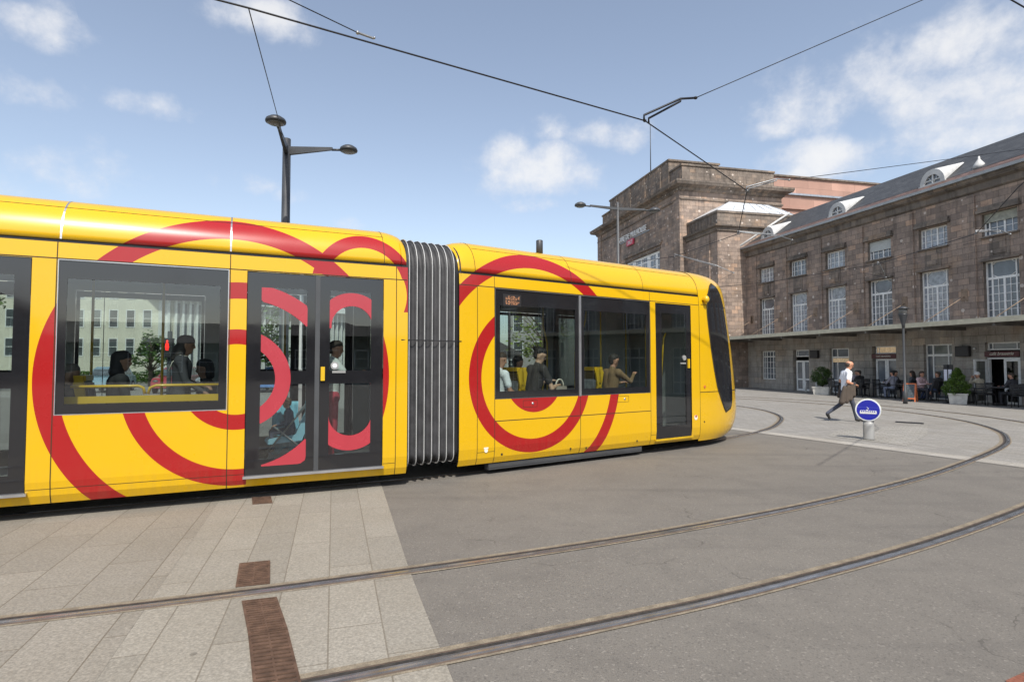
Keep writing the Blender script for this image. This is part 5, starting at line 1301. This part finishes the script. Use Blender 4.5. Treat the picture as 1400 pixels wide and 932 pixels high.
tabs = [(.25, 1.0, 'by the open cafe doors, right of the white cap'), (2.15, 1.0, 'beside the man in jeans, left of the conifer planter'), (4.3, 1.15, 'in front of the wide window, by the chalkboard'), (6.1, 1.1, 'beneath the lit transom door'), (7.75, 1.15, 'nearest the dark shrub, at the far end of the terrace'), (-1.3, 1.1, 'at the right end of the terrace past the open doors')]
proto_t = make_table()
for i, (f, p, s) in enumerate(tabs):
    lab = 'small round dark cafe table ' + s
    if i == 0: proto_t.location = fp(f, p, .006); proto_t['label'] = lab
    else: dup(proto_t, fp(f, p, .006), 0, lab)
proto_c = make_chair(); nch = 0
def chair(f, p, ang, lab):
    global nch
    if nch == 0: proto_c.location = fp(f, p, .006); proto_c.rotation_euler.z = AF + R(ang); proto_c['label'] = lab
    else: dup(proto_c, fp(f, p, .006), AF + R(ang), lab)
    nch += 1
HT = 'cafe customers on the terrace'
def guest(f, p, ang, pose, label, top, legs, hair, hs, **kw):
    person(label, fp(f, p, .0), AF + R(ang), pose, top, legs, hair, None, hairstyle=hs, **kw)
cc = 'black slatted cafe chair '
ct = [(.88, .98, 0, 'under the elderly man in the white cap'), (-.38, 1.0, 0, 'under the man in the grey jacket at right'), (2.80, 1.05, 0, 'under the man in jeans leaning back'), (3.45, 1.25, 180, 'under the woman in pink, facing right'), (3.95, .95, 20, 'under the dark-haired woman behind the chalkboard'), (4.72, 1.25, 0, 'under the person in the grey hooded top'), (5.15, .9, 190, 'under the dark-haired person facing the grey hooded top'), (6.72, 1.15, 0, 'under the person in the black jacket'),
      (1.55, 1.0, 180, 'empty, between the conifer planter and the white-capped man'), (.25, 1.65, -90, 'empty, nearest the tracks in front of the open cafe doors'), (-.95, 1.55, -80, 'empty, beside the man in the grey jacket'), (5.55, 1.2, 180, 'empty, third from the lamp post towards the tram'), (6.1, 1.75, -90, 'empty, with its back to the lit transom door'), (7.3, 1.15, 180, 'empty, back to back with the black jacket'), (8.2, 1.2, 0, 'empty, closest to the dark shrub in its white pot'), (7.75, 1.8, -90, 'empty, at the far table, pulled out towards the tracks'), (-1.3, .5, 90, 'empty, against the wall at the right picture edge'), (5.9, .5, 90, 'empty, against the wall under the burgundy sign')]
for f, p, a, s in ct: chair(f, p, a, cc + s)
guest(.94, 1.0, 0, sit(.18, 'face', (.95, 0, -.3)), 'elderly man in white cap and beige jacket raising both hands to his face', (.50, .44, .33), (.09, .085, .075), (.70, .68, .64), 'cap')
guest(-.32, 1.0, 0, sit(.12, 'table', (.9, 0, -.2)), 'man in charcoal jacket leaning over a table at the right edge', (.045, .045, .052), (.03, .03, .035), (.05, .035, .025), 'short')
pj = sit(-.22, 'hang', (.9, .2, .05)); pj.update(anL=(.62, .12, .12), anR=(.66, -.1, .10), toL=(.76, .12, .16), toR=(.80, -.12, .14))
guest(2.86, 1.05, 0, pj, 'man in dark jacket and blue jeans leaning back with one arm hanging', (.05, .048, .05), (.05, .07, .14), (.07, .045, .03), 'short')
guest(3.42, 1.25, 180, sit(.1, 'table'), 'person in pale pink shirt facing the man in jeans', (.60, .42, .42), (.05, .05, .06), (.06, .04, .03), 'bob')
guest(4.0, .95, 20, sit(.06, 'lap'), 'dark-haired woman in grey jacket seated behind the chalkboard', (.07, .075, .085), (.04, .04, .05), (.03, .018, .012), 'long')
guest(4.76, 1.25, 0, sit(.1, 'table'), 'person in grey hooded top and jeans beside the lamp post', (.24, .24, .28), (.18, .20, .26), (.02, .018, .016), 'short')
guest(5.10, .9, 190, sit(.08, 'table'), 'dark-haired person facing the one in the grey hooded top', (.04, .035, .04), (.03, .03, .03), (.02, .015, .012), 'bob')
guest(6.78, 1.15, 0, sit(.12, 'table'), 'person in black jacket with a white shirt front at the far tables', (.02, .02, .021), (.02, .02, .02), (.025, .02, .016), 'short')
guest(7.25, 1.0, 185, sit(.05, 'table'), 'person in mauve-grey top facing the black jacket', (.32, .28, .32), (.05, .05, .06), (.10, .08, .07), 'short')
# A-board
ab = thing('chalkboard_sign', 'orange-framed chalkboard a-board standing in front of the terrace', 'chalkboard', fp(2.95, 2.35, .006), R(222)); ab.scale = (.82, .82, .82)
for sgn in (1, -1):
    mb = MB()
    def sl(z): return sgn * (.26 - .22 * z / .98)
    for y0, y1, z0, z1 in ((-.29, -.23, 0, .98), (.23, .29, 0, .98), (-.23, .23, .92, .98), (-.23, .23, .14, .20)):
        mb.mesh_in([(sl(z) + dx, y, z) for dx in (-.012, .012) for y, z in ((y0, z0), (y1, z0), (y1, z1), (y0, z1))], [(3, 2, 1, 0), (4, 5, 6, 7), (0, 1, 5, 4), (1, 2, 6, 5), (2, 3, 7, 6), (3, 0, 4, 7)])
    fr_ = mb.build('frame', ['orange'], ab)
    g = MB(); g.mesh_in([(sl(z) + dx, y, z) for dx in (-.006, .006) for y, z in ((-.23, .2), (.23, .2), (.23, .92), (-.23, .92))], [(3, 2, 1, 0), (4, 5, 6, 7), (0, 1, 5, 4), (1, 2, 6, 5), (2, 3, 7, 6), (3, 0, 4, 7)]); g.build('board', ['board'], fr_)
# menu stand
ms_ = thing('menu_stand', 'black menu stand with a white sheet beside the conifer', 'menu stand', fp(1.72, 1.75, .006), AF + R(90))
mb = MB(); mb.lathe([(.2, 0), (.19, .02), (.03, .04)], (0, 0, 0), 16); mb.build('base', ['chair'], ms_)
mb = MB(); mb.tube([(0, 0, .02), (0, 0, 1.62)], .02, 8); mb.build('post', ['chair'], ms_)
mb = MB(); mb.bbox(-.05, -.015, -.21, .21, .9, 1.62, .008); mb.build('board', ['chair'], ms_)
mb = MB(); mb.box(-.012, -.004, -.17, .17, .93, 1.42); mb.box(-.058, -.052, -.17, .17, .93, 1.42); mb.build('menu_sheet', ['paper'], ms_)

def foliage(mb, pts_fn, n, size, rnd):
    for _ in range(n):
        p = pts_fn(); a = rnd.uniform(0, 2 * PI); t = rnd.uniform(-.9, .9); s = size * rnd.uniform(.6, 1.4)
        u = Vector((math.cos(a), math.sin(a), t * .6)).normalized(); v_ = u.orthogonal().normalized(); v_.rotate(Matrix.Rotation(rnd.uniform(0, 2 * PI), 3, u))
        p = Vector(p); mb.face([p - u * s, p - v_ * s * .45, p + u * s, p + v_ * s * .45])
def planter(f, p, label, w0, w1, h, fol, leafm):
    t = thing('potted_shrub', label, 'potted shrub', fp(f, p, .006), R(-36))
    mb = MB(); v = []
    for z, w_ in ((0, w0), (h - .06, w1), (h - .06, w1 + .05), (h, w1 + .05), (h, w1 - .03), (h - .08, w1 - .05)):
        v += [(x * w_ / 2, y * w_ / 2, z) for x, y in ((-1, -1), (1, -1), (1, 1), (-1, 1))]
    fc = [(0, 3, 2, 1)] + [(i * 4 + k, i * 4 + (k + 1) % 4, i * 4 + 4 + (k + 1) % 4, i * 4 + 4 + k) for i in range(5) for k in range(4)]
    mb.mesh_in(v, fc); mb.face([v[-4], v[-3], v[-2], v[-1]], 1); mb.build('planter', ['planter', 'soil'], t)
    rnd = random.Random(hash(label) % 1000); mb = MB(); mb.tube([(0, 0, h - .1), (.01, .0, h + .5)], .03, 6)
    for k in range(5): a = k * 1.3; mb.tube([(0, 0, h + .08 * k), (.2 * math.cos(a), .2 * math.sin(a), h + .25 + .08 * k)], [.014, .006], 5)
    mb.build('stem', ['bark'], t)
    mb = MB()
    clumps = [fol(rnd) for _ in range(110)]
    def pt():
        c, r = rnd.choice(clumps); d_ = Vector((rnd.gauss(0, 1), rnd.gauss(0, 1), rnd.gauss(0, 1))); d_ = d_.normalized() * r * rnd.uniform(.4, 1.)
        return Vector(c) + d_
    foliage(mb, pt, 6500, .032, rnd); mb.build('foliage', [leafm], t); return t
def cone_f(rnd):
    t = rnd.random() ** .85; a = rnd.uniform(0, 2 * PI); R_ = .46 * (1 - t ** 1.5) * math.sqrt(rnd.uniform(.25, 1.05)) * (.78 + .3 * min(1, t * 4))
    return ((R_ * math.cos(a), R_ * math.sin(a), .44 + t * 1.0), .16 * (1 - t * .45))
planter(1.32, 1.75, 'bright green cone-shaped conifer in a white square planter by the open cafe', .56, .62, .44, cone_f, 'leafc')
def round_f(rnd):
    a = rnd.uniform(0, 2 * PI); t = rnd.uniform(0, 1); R_ = .44 * math.sqrt(max(.05, 1 - (2 * t - 1) ** 2)) * rnd.uniform(.4, 1.2)
    return ((R_ * math.cos(a), R_ * math.sin(a), .55 + t * .85), .14)
planter(8.55, 1.9, 'dark green shrub in a low white tub behind the walking man', .74, .84, .42, round_f, 'leafd')
for f, s in ((10.95, 'left'), (10.1, 'right')):
    mb = MB(); mb.lathe([(.05, 0), (.05, .58), (.03, .62)], (0, 0, 0), 10); o = mb.build('bollard', ['white'], None, fp(f, .9, .006)); tag(o, 'thin white post by the cafe wall, ' + ('between the door and the dark shrub' if s == 'right' else 'just right of the far white glazed door'), 'bollard')

# ------------------------------------------------------------------ lamp posts
def lamp_head(mb, c, r=.22, mi=0, ml=1):
    mb.lathe([(.02, .13), (r * .55, .10), (r * .92, .045), (r, .0), (r * .97, -.03), (r * .8, -.045)][::-1], c, 22, mi)
    mb.lathe([(r * .70, -.062), (r * .78, -.047)], c, 20, ml)
def arm_lamp(loc, h, arms, label, m, w0, w1, ah=.20):
    t = thing('street_lamp', label, 'street lamp', loc, 0, 'twin-arm street lamps')
    mb = MB(); n = 12; mb.lathe([(w0 * 1.5, 0), (w0 * 1.5, .25), (w0, .3), (w1, h), (w1 * .5, h + .02)], (0, 0, 0), 14); mb.build('pole', [m], t)
    for az, L, dz in arms:
        dx, dy = math.cos(az), math.sin(az); nx, ny = -dy, dx
        mb = MB(); z0 = h - .32; v = []
        for q, hh, ww in ((w1 * .6, ah, .09), (L * .78, .07, .05)):
            for sx, sz in ((-1, -1), (1, -1), (1, 1), (-1, 1)): v.append((dx * q + nx * ww / 2 * sx, dy * q + ny * ww / 2 * sx, z0 + .12 + (0 if sz > 0 else -hh) + (dz * q / L)))
        mb.mesh_in(v, [(3, 2, 1, 0), (4, 5, 6, 7)] + [(k, (k + 1) % 4, 4 + (k + 1) % 4, 4 + k) for k in range(4)])
        mb.tube([(dx * L * .77, dy * L * .77, z0 + .06 + dz * .8), (dx * L * .92, dy * L * .92, z0 + .06 + dz * .95)], .03, 8)
        a = mb.build('arm', [m], t)
        g = MB(); lamp_head(g, (dx * (L + .08), dy * (L + .08), z0 + .06 + dz)); g.build('lamp_head', [m, 'lens'], a)
arm_lamp((-5.62, 14.0, 0), 7.28, [(R(2), 1.45, 0), (R(-76), 1.62, 0)], 'dark double-armed street lamp rising behind the tram roof', 'lamp', .12, .095)
arm_lamp((4.13, 22.0, 0), 7.95, [(R(200), 1.55, 0), (R(8), 1.42, 0)], 'grey double-armed street lamp in front of the station tower', 'lampg', .07, .045, .10)
t = thing('lantern_post', 'slim dark lantern post beside the cafe terrace', 'street lamp', (16.34, 23.72, .006))
mb = MB(); mb.lathe([(.085, 0), (.085, .5), (.05, .55), (.045, 3.2), (.05, 3.3)], (0, 0, 0), 12); mb.build('post', ['lampg'], t)
mb = MB(); mb.lathe([(.05, 3.15), (.065, 3.3), (.17, 3.70), (.18, 3.74)], (0, 0, 0), 18); mb.build('lantern', ['lamp'], t)
mb = MB(); mb.lathe([(.15, 3.70), (.16, 3.90), (.15, 3.94)], (0, 0, 0), 18); mb.build('lens', ['lens'], t)
mb = MB(); mb.lathe([(.235, 3.94), (.235, 3.97), (.08, 4.05), (.02, 4.07)], (0, 0, 0), 18); mb.build('lantern_roof', ['lamp'], t)

# blue tram sign on its post
sg = thing('tram_sign', 'round blue tram lane sign on a short grey post', 'sign', (7.83, 12.56, .012), math.atan2(-12.56, -7.83) + PI / 2)
mb = MB(); mb.lathe([(.118, 0), (.108, .03), (.108, .30), (.10, .42)], (0, 0.07, 0), 20, sx=1, sy=.6); mb.build('post', ['post'], sg)
def disc(mb, r, y0, y1, z, mi=0, n=48): mb.prism([(r * math.cos(2 * PI * k / n), z + r * math.sin(2 * PI * k / n)) for k in range(n)], 1, y0, y1, mi)
mb = MB(); disc(mb, .250, .02, .10, .655); mb.build('sign_back', [mat('sign_edge_khaki', (.42, .42, .30), .6)], sg)
mb = MB(); disc(mb, .242, .0, .019, .655); mb.build('sign_rim', ['signrim'], sg)
mb = MB(); disc(mb, .217, -.006, -.001, .655); fb = mb.build('sign_face', ['blue'], sg)
mb = MB(); y0, y1 = -.012, -.007
mb.box(-.155, .155, y0, y1, .575, .59); mb.prism([(-.16, .592), (.16, .592), (.15, .645), (-.15, .645)], 1, y0, y1)
for x, z in ((-.02, .648), ): mb.box(x - .012, x + .012, y0, y1, .645, .665)
mb.tube([(-.02, -.009, .66), (.012, -.009, .685), (-.025, -.009, .715)], .006, 5)
mb.build('tram_pictogram', ['white'], fb)
mb = MB()
for k in range(7): mb.box(-.135 + k * .04, -.108 + k * .04, -.0155, -.0125, .612, .637)
mb.build('pictogram_windows', ['blue'], fb)
mb = MB()
for z, hw in ((.708, .20), (.562, .19)): mb.box(-hw, hw, -.0085, -.0065, z, z + .004)
mb.build('sign_seams', [mat('pale_blue_line', (.10, .12, .5), .5)], fb)

# ------------------------------------------------------------------ overhead wires
def wire(pts, r, label, sag=0.):
    mb = MB(); P = []
    for a, c in zip(pts, pts[1:]):
        a, c = Vector(a), Vector(c)
        for k in range(8): t = k / 8; q = a.lerp(c, t); q.z -= sag * 4 * t * (1 - t); P.append(q)
    P.append(Vector(pts[-1])); mb.tube(P, r, 6); o = mb.build('overhead_wire', ['wire']); return tag(o, label, 'wire')
K1 = [(-14.5, 1.9, 6.5), (-3.57, 7.53, 6.5), (2.62, 11.05, 6.47), (6.45, 15.45, 6.42), (8.25, 20.6, 6.4), (7.2, 25., 6.4), (3., 29., 6.4)]
wire(K1, .013, 'contact wire crossing the sky above the yellow tram')
K2 = [(6.0, 4.6, 6.2), (10.35, 10., 6.0), (11.97, 13.3, 5.85), (14.75, 17.95, 5.8), (15.2, 23.5, 5.8), (13.2, 28.5, 5.8), (9, 33, 5.8)]
wire(K2, .012, 'contact wire over the outer track, against the station wing')
def pulloff(a, c, label, r=None):
    """double rod steady arm from wire clamp a to span wire end c"""
    a, c = Vector(a), Vector(c); d_ = (c - a); sd = Vector((K1[3][0] - K1[2][0], K1[3][1] - K1[2][1], 0)).normalized() * .16
    r = r or (.022 if a.y < 12 else .016); mb = MB(); up = Vector((0, 0, .10)); m = a + d_ * .70 + Vector((0, 0, .12))
    mb.tube([a - sd * .2, a - sd * .2 + up, m, c], r, 6); mb.tube([a + sd, a + sd + up, m - Vector((0, 0, .05)), m - Vector((0, 0, .01))], r, 6)
    mb.ellip(tuple(c), (.04, .04, .03)); mb.ellip(tuple(a), (.035, .035, .03)); o = mb.build('steady_arm', ['wire' if a.y < 12 else 'arm']); return tag(o, label, 'catenary arm')
def at(px, py, Y):
    v = dirv(px, py); t = Y / v.y; return (v.x * t, v.y * t, 1.7 + v.z * t)
e1 = at(951, 134, 11.3); pulloff(K1[2], e1, 'dark double-rod steady arm at the bend of the contact wire, high against the sky')
wire([e1, at(1262, 0, 11.9), at(1420, -70, 12.4)], .009, 'span wire running up to the upper right corner')
e2 = at(1079, 246, 15.6); pulloff(K1[3], e2, 'pale double-rod steady arm seen against the tower cornice')
wire([e2, at(1310, 216, 17.), at(1500, 190, 19.)], .009, 'thin span wire crossing the slate roof')
e3 = at(1083, 328, 21.); pulloff(K1[4], e3, 'pale steady arm seen at the eaves below the small dormer')
wire([e3, fp(13.8, .08, 6.9)], .007, 'thin span wire tied to the wing wall')
e4 = at(1003, 373, 24.); pulloff(K1[5], e4, 'small steady arm in front of the corner block above the tram nose')
wire([e4, fp(17.3, 2.25, 7.4)], .007, 'thin span wire tied to the corner block')
e5 = at(1381, 320, 18.6); pulloff(K2[3], e5, 'pale steady arm before the shuttered upper window')
wire([e5, fp(2.2, .08, 6.9)], .007, 'thin span wire behind the shuttered window arm')
e6 = at(1211, 379, 24.5); pulloff(K2[4], e6, 'pale steady arm between the upper and lower window rows')
wire([e6, fp(8., .08, 6.6)], .007, 'thin span wire anchored between two upper windows')
tip = at(489, 45, 8.6); j = at(512, 52, 8.62)
mb = MB(); mb.tube([tip, (tip[0] + .22, tip[1] + .1, tip[2] - .03), j], .018, 6); mb.ellip(tip, (.03, .03, .03)); tag(mb.build('wire_clamp', ['arm']), 'pale clamp joining two wires near the top edge', 'wire clamp')
wire([tip, at(395, 0, 7.6), at(250, -70, 6.2)], .008, 'span wire leaving the top edge left of the clamp')
wire([(-5.62, 13.9, 7.1), K1[1]], .008, 'thin guy wire from the dark street lamp up to the contact wire')

wire([at(900, -280, 6.), at(1330, -30, 8.), at(1480, 56, 9.), at(1900, 240, 14.)], .012, 'short wire crossing the top right corner')
# ------------------------------------------------------------------ behind the tram
def block(name, label, loc, rotz, w_, d_, h, wallm, roofm, rows, ncol, ww, wh, z0, dz, group=None, overhang=.3, roofh=1.2, flat=True):
    t = thing(name, label, 'building', loc, rotz, group)
    mb = MB(); mb.box(-w_ / 2, w_ / 2, 0, d_, 0, h); mb.build('wall', [wallm], t)
    mb = MB()
    if flat: mb.box(-w_ / 2 - overhang, w_ / 2 + overhang, -overhang, d_ + overhang, h, h + .5)
    else:
        a = w_ / 2 + overhang; v = [(-a, -overhang, h), (a, -overhang, h), (a, d_ + overhang, h), (-a, d_ + overhang, h), (-a + d_ / 2, d_ / 2, h + roofh), (a - d_ / 2, d_ / 2, h + roofh)]
        mb.mesh_in(v, [(0, 1, 5, 4), (1, 2, 5), (2, 3, 4, 5), (3, 0, 4), (3, 2, 1, 0)])
    mb.build('roof', [roofm], t)
    for r in range(rows):
        for c in range(ncol):
            x = -w_ / 2 + w_ * (c + .5) / ncol; z = z0 + dz * r
            mb = MB(); mb.box(x - ww / 2, x - ww / 2 + .1, -.05, .02, z, z + wh); mb.box(x + ww / 2 - .1, x + ww / 2, -.05, .02, z, z + wh); mb.box(x - ww / 2 + .1, x + ww / 2 - .1, -.05, .02, z, z + .1); mb.box(x - ww / 2 + .1, x + ww / 2 - .1, -.05, .02, z + wh - .1, z + wh); mb.box(x - ww / 2 + .1, x + ww / 2 - .1, -.045, .02, z + wh * .5, z + wh * .5 + .06)
            wn_ = mb.build('window', ['palew'], t); g = MB(); g.face([(x - ww / 2, -.01, z), (x + ww / 2, -.01, z), (x + ww / 2, -.01, z + wh), (x - ww / 2, -.01, z + wh)]); g.build('pane', ['bglassd'], wn_)
    return t
block('office_building', 'cream stone block with tall sash windows seen through the rear tram window', (-47.5, 60, 0), R(6), 22, 12, 12.5, 'creamw', 'palew', 3, 13, .95, 1.95, 2.4, 3.05)
t = thing('museum_building', 'white modern block with vertical louvres receding behind the tram window', 'building', (-37.2, 60.5, 0), R(58))
mb = MB(); mb.box(0, 34, 0, 14, 0, 8.6); mb.box(0, 34, 1.5, 13, 9.3, 11.6); mb.build('wall', ['palew'], t)
mb = MB(); mb.box(-.8, 35, -1.3, 15, 8.6, 9.3); mb.box(-.4, 34.6, .6, 14, 11.6, 12.1); mb.build('roof', ['white'], t)
for k in range(44):
    mb = MB(); x = .3 + k * .76; mb.box(x, x + .2, -.45, -.01, .8, 8.59); mb.build('louvre', ['white'], t)
mb = MB()
for k in range(44): x = .6 + k * .76; mb.box(x, x + .42, -.012, -.005, 1.0, 8.2)
for k in range(22): x = .6 + k * 1.5; mb.box(x, x + .8, 1.46, 1.5, 9.6, 11.2)
mb.build('window_band', ['bglass'], t)
block('apartment_building', 'grey rendered block with white windows beyond the front tram windows', (5.5, 66, 0), R(-4), 12, 10, 11.5, 'greyw', 'roofd', 3, 5, 1.2, 2.0, 2.2, 3.1, None, .4, 3., False)
block('house', 'low house with a dark hipped roof left of the grey block', (-3.0, 62, 0), R(10), 8, 7, 2.6, 'greyw', 'roofd', 1, 4, .9, 1.2, .9, 3, None, .4, 2.2, False)
tag(sheet('drain_slot', [gnd(1224, 577.5), gnd(1224.5, 576), gnd(1263, 578.3), gnd(1263, 580)], 'black', .012), 'thin dark slot drain in the paving right of the blue sign', 'drain'); del bpy.data.objects['drain_slot']['kind']
# buildings across the street, behind the viewer (seen mirrored in the tram's glass)
block('pavilion', 'long low dark-roofed pavilion across the street, mirrored in the tram doors', (25.8, -37.5, 0), R(35 + 180), 60, 9, 3.6, 'brownb', 'roofd', 1, 20, 1.6, 1.9, .8, 3, None, .6, 2.2, False)
block('corner_house', 'dark square house with a hipped roof mirrored in the tram door', (20.4, -27.5, 0), R(35 + 180), 7, 7, 3.9, 'brownb', 'roofd', 1, 3, 1.2, 1.6, 1.2, 3, None, 1.0, 1.4, False)
block('town_houses', 'row of dark town houses across the street, mirrored in the rear tram window', (-18, -40, 0), R(160), 50, 10, 6.2, 'brownb', 'roofd', 2, 14, 1.2, 1.6, 1.0, 2.8, None, .5, 3., False)
def tree(name, label, loc, h, crown_r, crown_h, seed, leafm, n=2600, size=.16, ncl=26, sparse=.0, group='trees in the street'):
    rnd = random.Random(seed); t = thing(name, label, 'tree', loc, rnd.uniform(0, 6), group)
    mb = MB(); mb.tube([(0, 0, 0), (.05, .03, h * .35), (-.03, .05, h * .62), (.02, 0, h * .86)], [.17, .13, .08, .03], 9)
    cl_ = []
    for k in range(ncl):
        a = rnd.uniform(0, 2 * PI); tt = rnd.random(); rr = crown_r * math.sqrt(max(.08, 1 - (2 * tt - 1) ** 2)) * rnd.uniform(.35, 1.05); z = h - crown_h + crown_h * tt
        p = (rr * math.cos(a), rr * math.sin(a), z); cl_.append((p, crown_r * rnd.uniform(.2, .42)))
        s0 = max(h * .3, z - crown_h * .35); mb.tube([(0, 0, s0), (p[0] * .5, p[1] * .5, (s0 + z) / 2 + .15), p], [.05, .03, .012], 5)
    mb.build('trunk', ['bark'], t)
    mb = MB()
    def pt():
        c, r = rnd.choice(cl_); d_ = Vector((rnd.gauss(0, 1), rnd.gauss(0, 1), rnd.gauss(0, .8))); return Vector(c) + d_.normalized() * r * rnd.uniform(.25, 1.1)
    foliage(mb, pt, n, size, rnd); mb.build('crown', [leafm], t); return t
tree('street_tree', 'young leafy tree in front of the cream building, behind the yellow pole', (-26.0, 41, 0), 3.6, 1.25, 2.9, 3, 'leaft', 1500, .13)
tree('street_tree', 'bushy tree left of the cream building, seen through the left door', (-34., 33, 0), 7.5, 3.0, 5.5, 4, 'leaft', 4000, .2)
tree('street_tree', 'sparse budding tree before the grey block, in the first front window', (1.9, 36, 0), 7.2, 2.3, 5., 5, 'leafy', 900, .13)
tree('street_tree', 'second sparse budding tree further right before the grey block', (6.2, 40, 0), 7.0, 2.2, 5., 6, 'leafy', 800, .13)
tree('street_tree', 'green tree seen between the rear tram door leaves', (-15.2, 34, 0), 6.2, 2.4, 4.6, 8, 'leaft', 3000, .17)
rnd = random.Random(11); mb = MB()
def hp(): return (rnd.uniform(-46, -24), 46.5 + rnd.gauss(0, .35), rnd.uniform(.1, 1.0))
foliage(mb, hp, 5000, .14, rnd); tag(mb.build('hedge', ['leaft']), 'low clipped green hedge in front of the cream building', 'hedge')
# pedestrian signal
t = thing('pedestrian_signal', 'pedestrian signal showing a red figure behind the tram', 'traffic light', (-9.75, 16.2, 0), R(15))
mb = MB(); mb.lathe([(.06, 0), (.06, 2.6)], (0, 0, 0), 10); mb.build('post', ['lampg'], t)
mb = MB(); mb.bbox(-.14, .14, -.22, -.05, 1.85, 2.40, .02); hsg = mb.build('signal_box', ['black'], t)
mb = MB(); mb.ellip((0, -.225, 2.31), (.03, .01, .03), 10, 7); mb.prism([(-.05, 2.12), (.05, 2.12), (.045, 2.22), (.02, 2.275), (-.02, 2.275), (-.045, 2.22)], 1, -.232, -.221); mb.box(-.035, -.008, -.232, -.221, 2.05, 2.119); mb.box(.008, .035, -.232, -.221, 2.05, 2.119); mb.build('red_figure', ['redlight'], hsg)
# parked cars
def car(loc, rotz, col, label):
    t = thing('parked_car', label, 'car', loc, rotz, 'cars parked behind the tram'); L = 4.1
    low = [(-2.05, .35), (-2.0, .75), (-1.8, .93), (-1.0, .98), (1.0, .95), (1.75, .86), (2.02, .65), (2.05, .32), (1.6, .25), (-1.7, .25)]
    cabp = [(-1.85, .93), (-1.45, 1.38), (-.9, 1.47), (.15, 1.47), (.55, 1.36), (1.15, .94)]
    cm_ = mat('car_paint', col, .25, .2, coat=.6, var=.05)
    mb = MB(); rows = []
    for y, k in ((-.84, .94), (-.78, 1.), (.78, 1.), (.84, .94)): rows.append([(x * (1 if abs(y) < .8 else .97), y, .6 + (z - .6) * k) for x, z in low])
    n = len(low); v = [p for r in rows for p in r]
    mb.mesh_in(v, [(i * n + j, i * n + n + j, i * n + n + (j + 1) % n, i * n + (j + 1) % n) for i in range(3) for j in range(n)] + [tuple(range(n)), tuple(reversed(range(3 * n, 4 * n)))], 0)
    rows = [[(x * k2, y, z) for x, z in cabp] for y, k2 in ((-.72, 1), (.72, 1))]
    n = len(cabp); v = [(x, y * (1 - .16 * (z - .93) / .54), z) for r in rows for x, y, z in r]
    mb.mesh_in(v, [(j, n + j, n + j + 1, j + 1) for j in range(n - 1)] + [tuple(range(n)), tuple(reversed(range(n, 2 * n)))], 0)
    bd_ = mb.build('body', [cm_], t)
    for sy in (-1, 1):
        g = MB(); f_ = lambda x, z: (x, sy * (.72 * (1 - .16 * (z - .93) / .54) + .006), z)
        for q in ([(-1.55, .99), (-.55, .99), (-.55, 1.39), (-1.25, 1.37)], [(-.48, .99), (.95, .98), (.45, 1.32), (.1, 1.40), (-.48, 1.40)]): g.face([f_(*p) for p in (q if sy < 0 else q[::-1])])
        g.build('side_window', ['bglass'], t)
    g = MB(); g.face([(.60, -.58, 1.33), (1.14, -.66, .97), (1.14, .66, .97), (.60, .58, 1.33)]); g.v = [(x + .012, y, z + .012) for x, y, z in g.v]; g.build('windscreen', ['bglass'], t)
    for x in (-1.3, 1.28):
        for sy in (-1, 1):
            g = MB(); g.prism([(x + .31 * math.cos(2 * PI * k / 20), .31 + .31 * math.sin(2 * PI * k / 20)) for k in range(20)], 1, sy * .80 - .09, sy * .80 + .06); wh = g.build('wheel', ['tyre'], t)
            g = MB(); g.prism([(x + .19 * math.cos(2 * PI * k / 14), .31 + .19 * math.sin(2 * PI * k / 14)) for k in range(14)], 1, sy * .80 + (-.10 if sy < 0 else .061), sy * .80 + (-.091 if sy < 0 else .07)); g.build('rim', ['alu'], wh)
    for sy in (-.6, .6): g = MB(); g.ellip((1.96, sy, .68), (.08, .16, .09)); g.build('headlight', ['lens'], t)
car((-27.4, 33.5, 0), R(-70), (.16, .25, .38), 'blue hatchback parked furthest left behind the tram')
car((-24.0, 34.0, 0), R(-72), (.30, .42, .50), 'pale blue car parked beside the blue hatchback')
car((-19.6, 33.5, 0), R(-75), (.45, .06, .07), 'red car parked behind the yellow pole of the rear window')
car((-16.9, 33.0, 0), R(-75), (.35, .36, .38), 'silver car parked right of the red one')
car((-14.2, 34.5, 0), R(-78), (.10, .22, .50), 'deep blue car parked rightmost behind the tram')
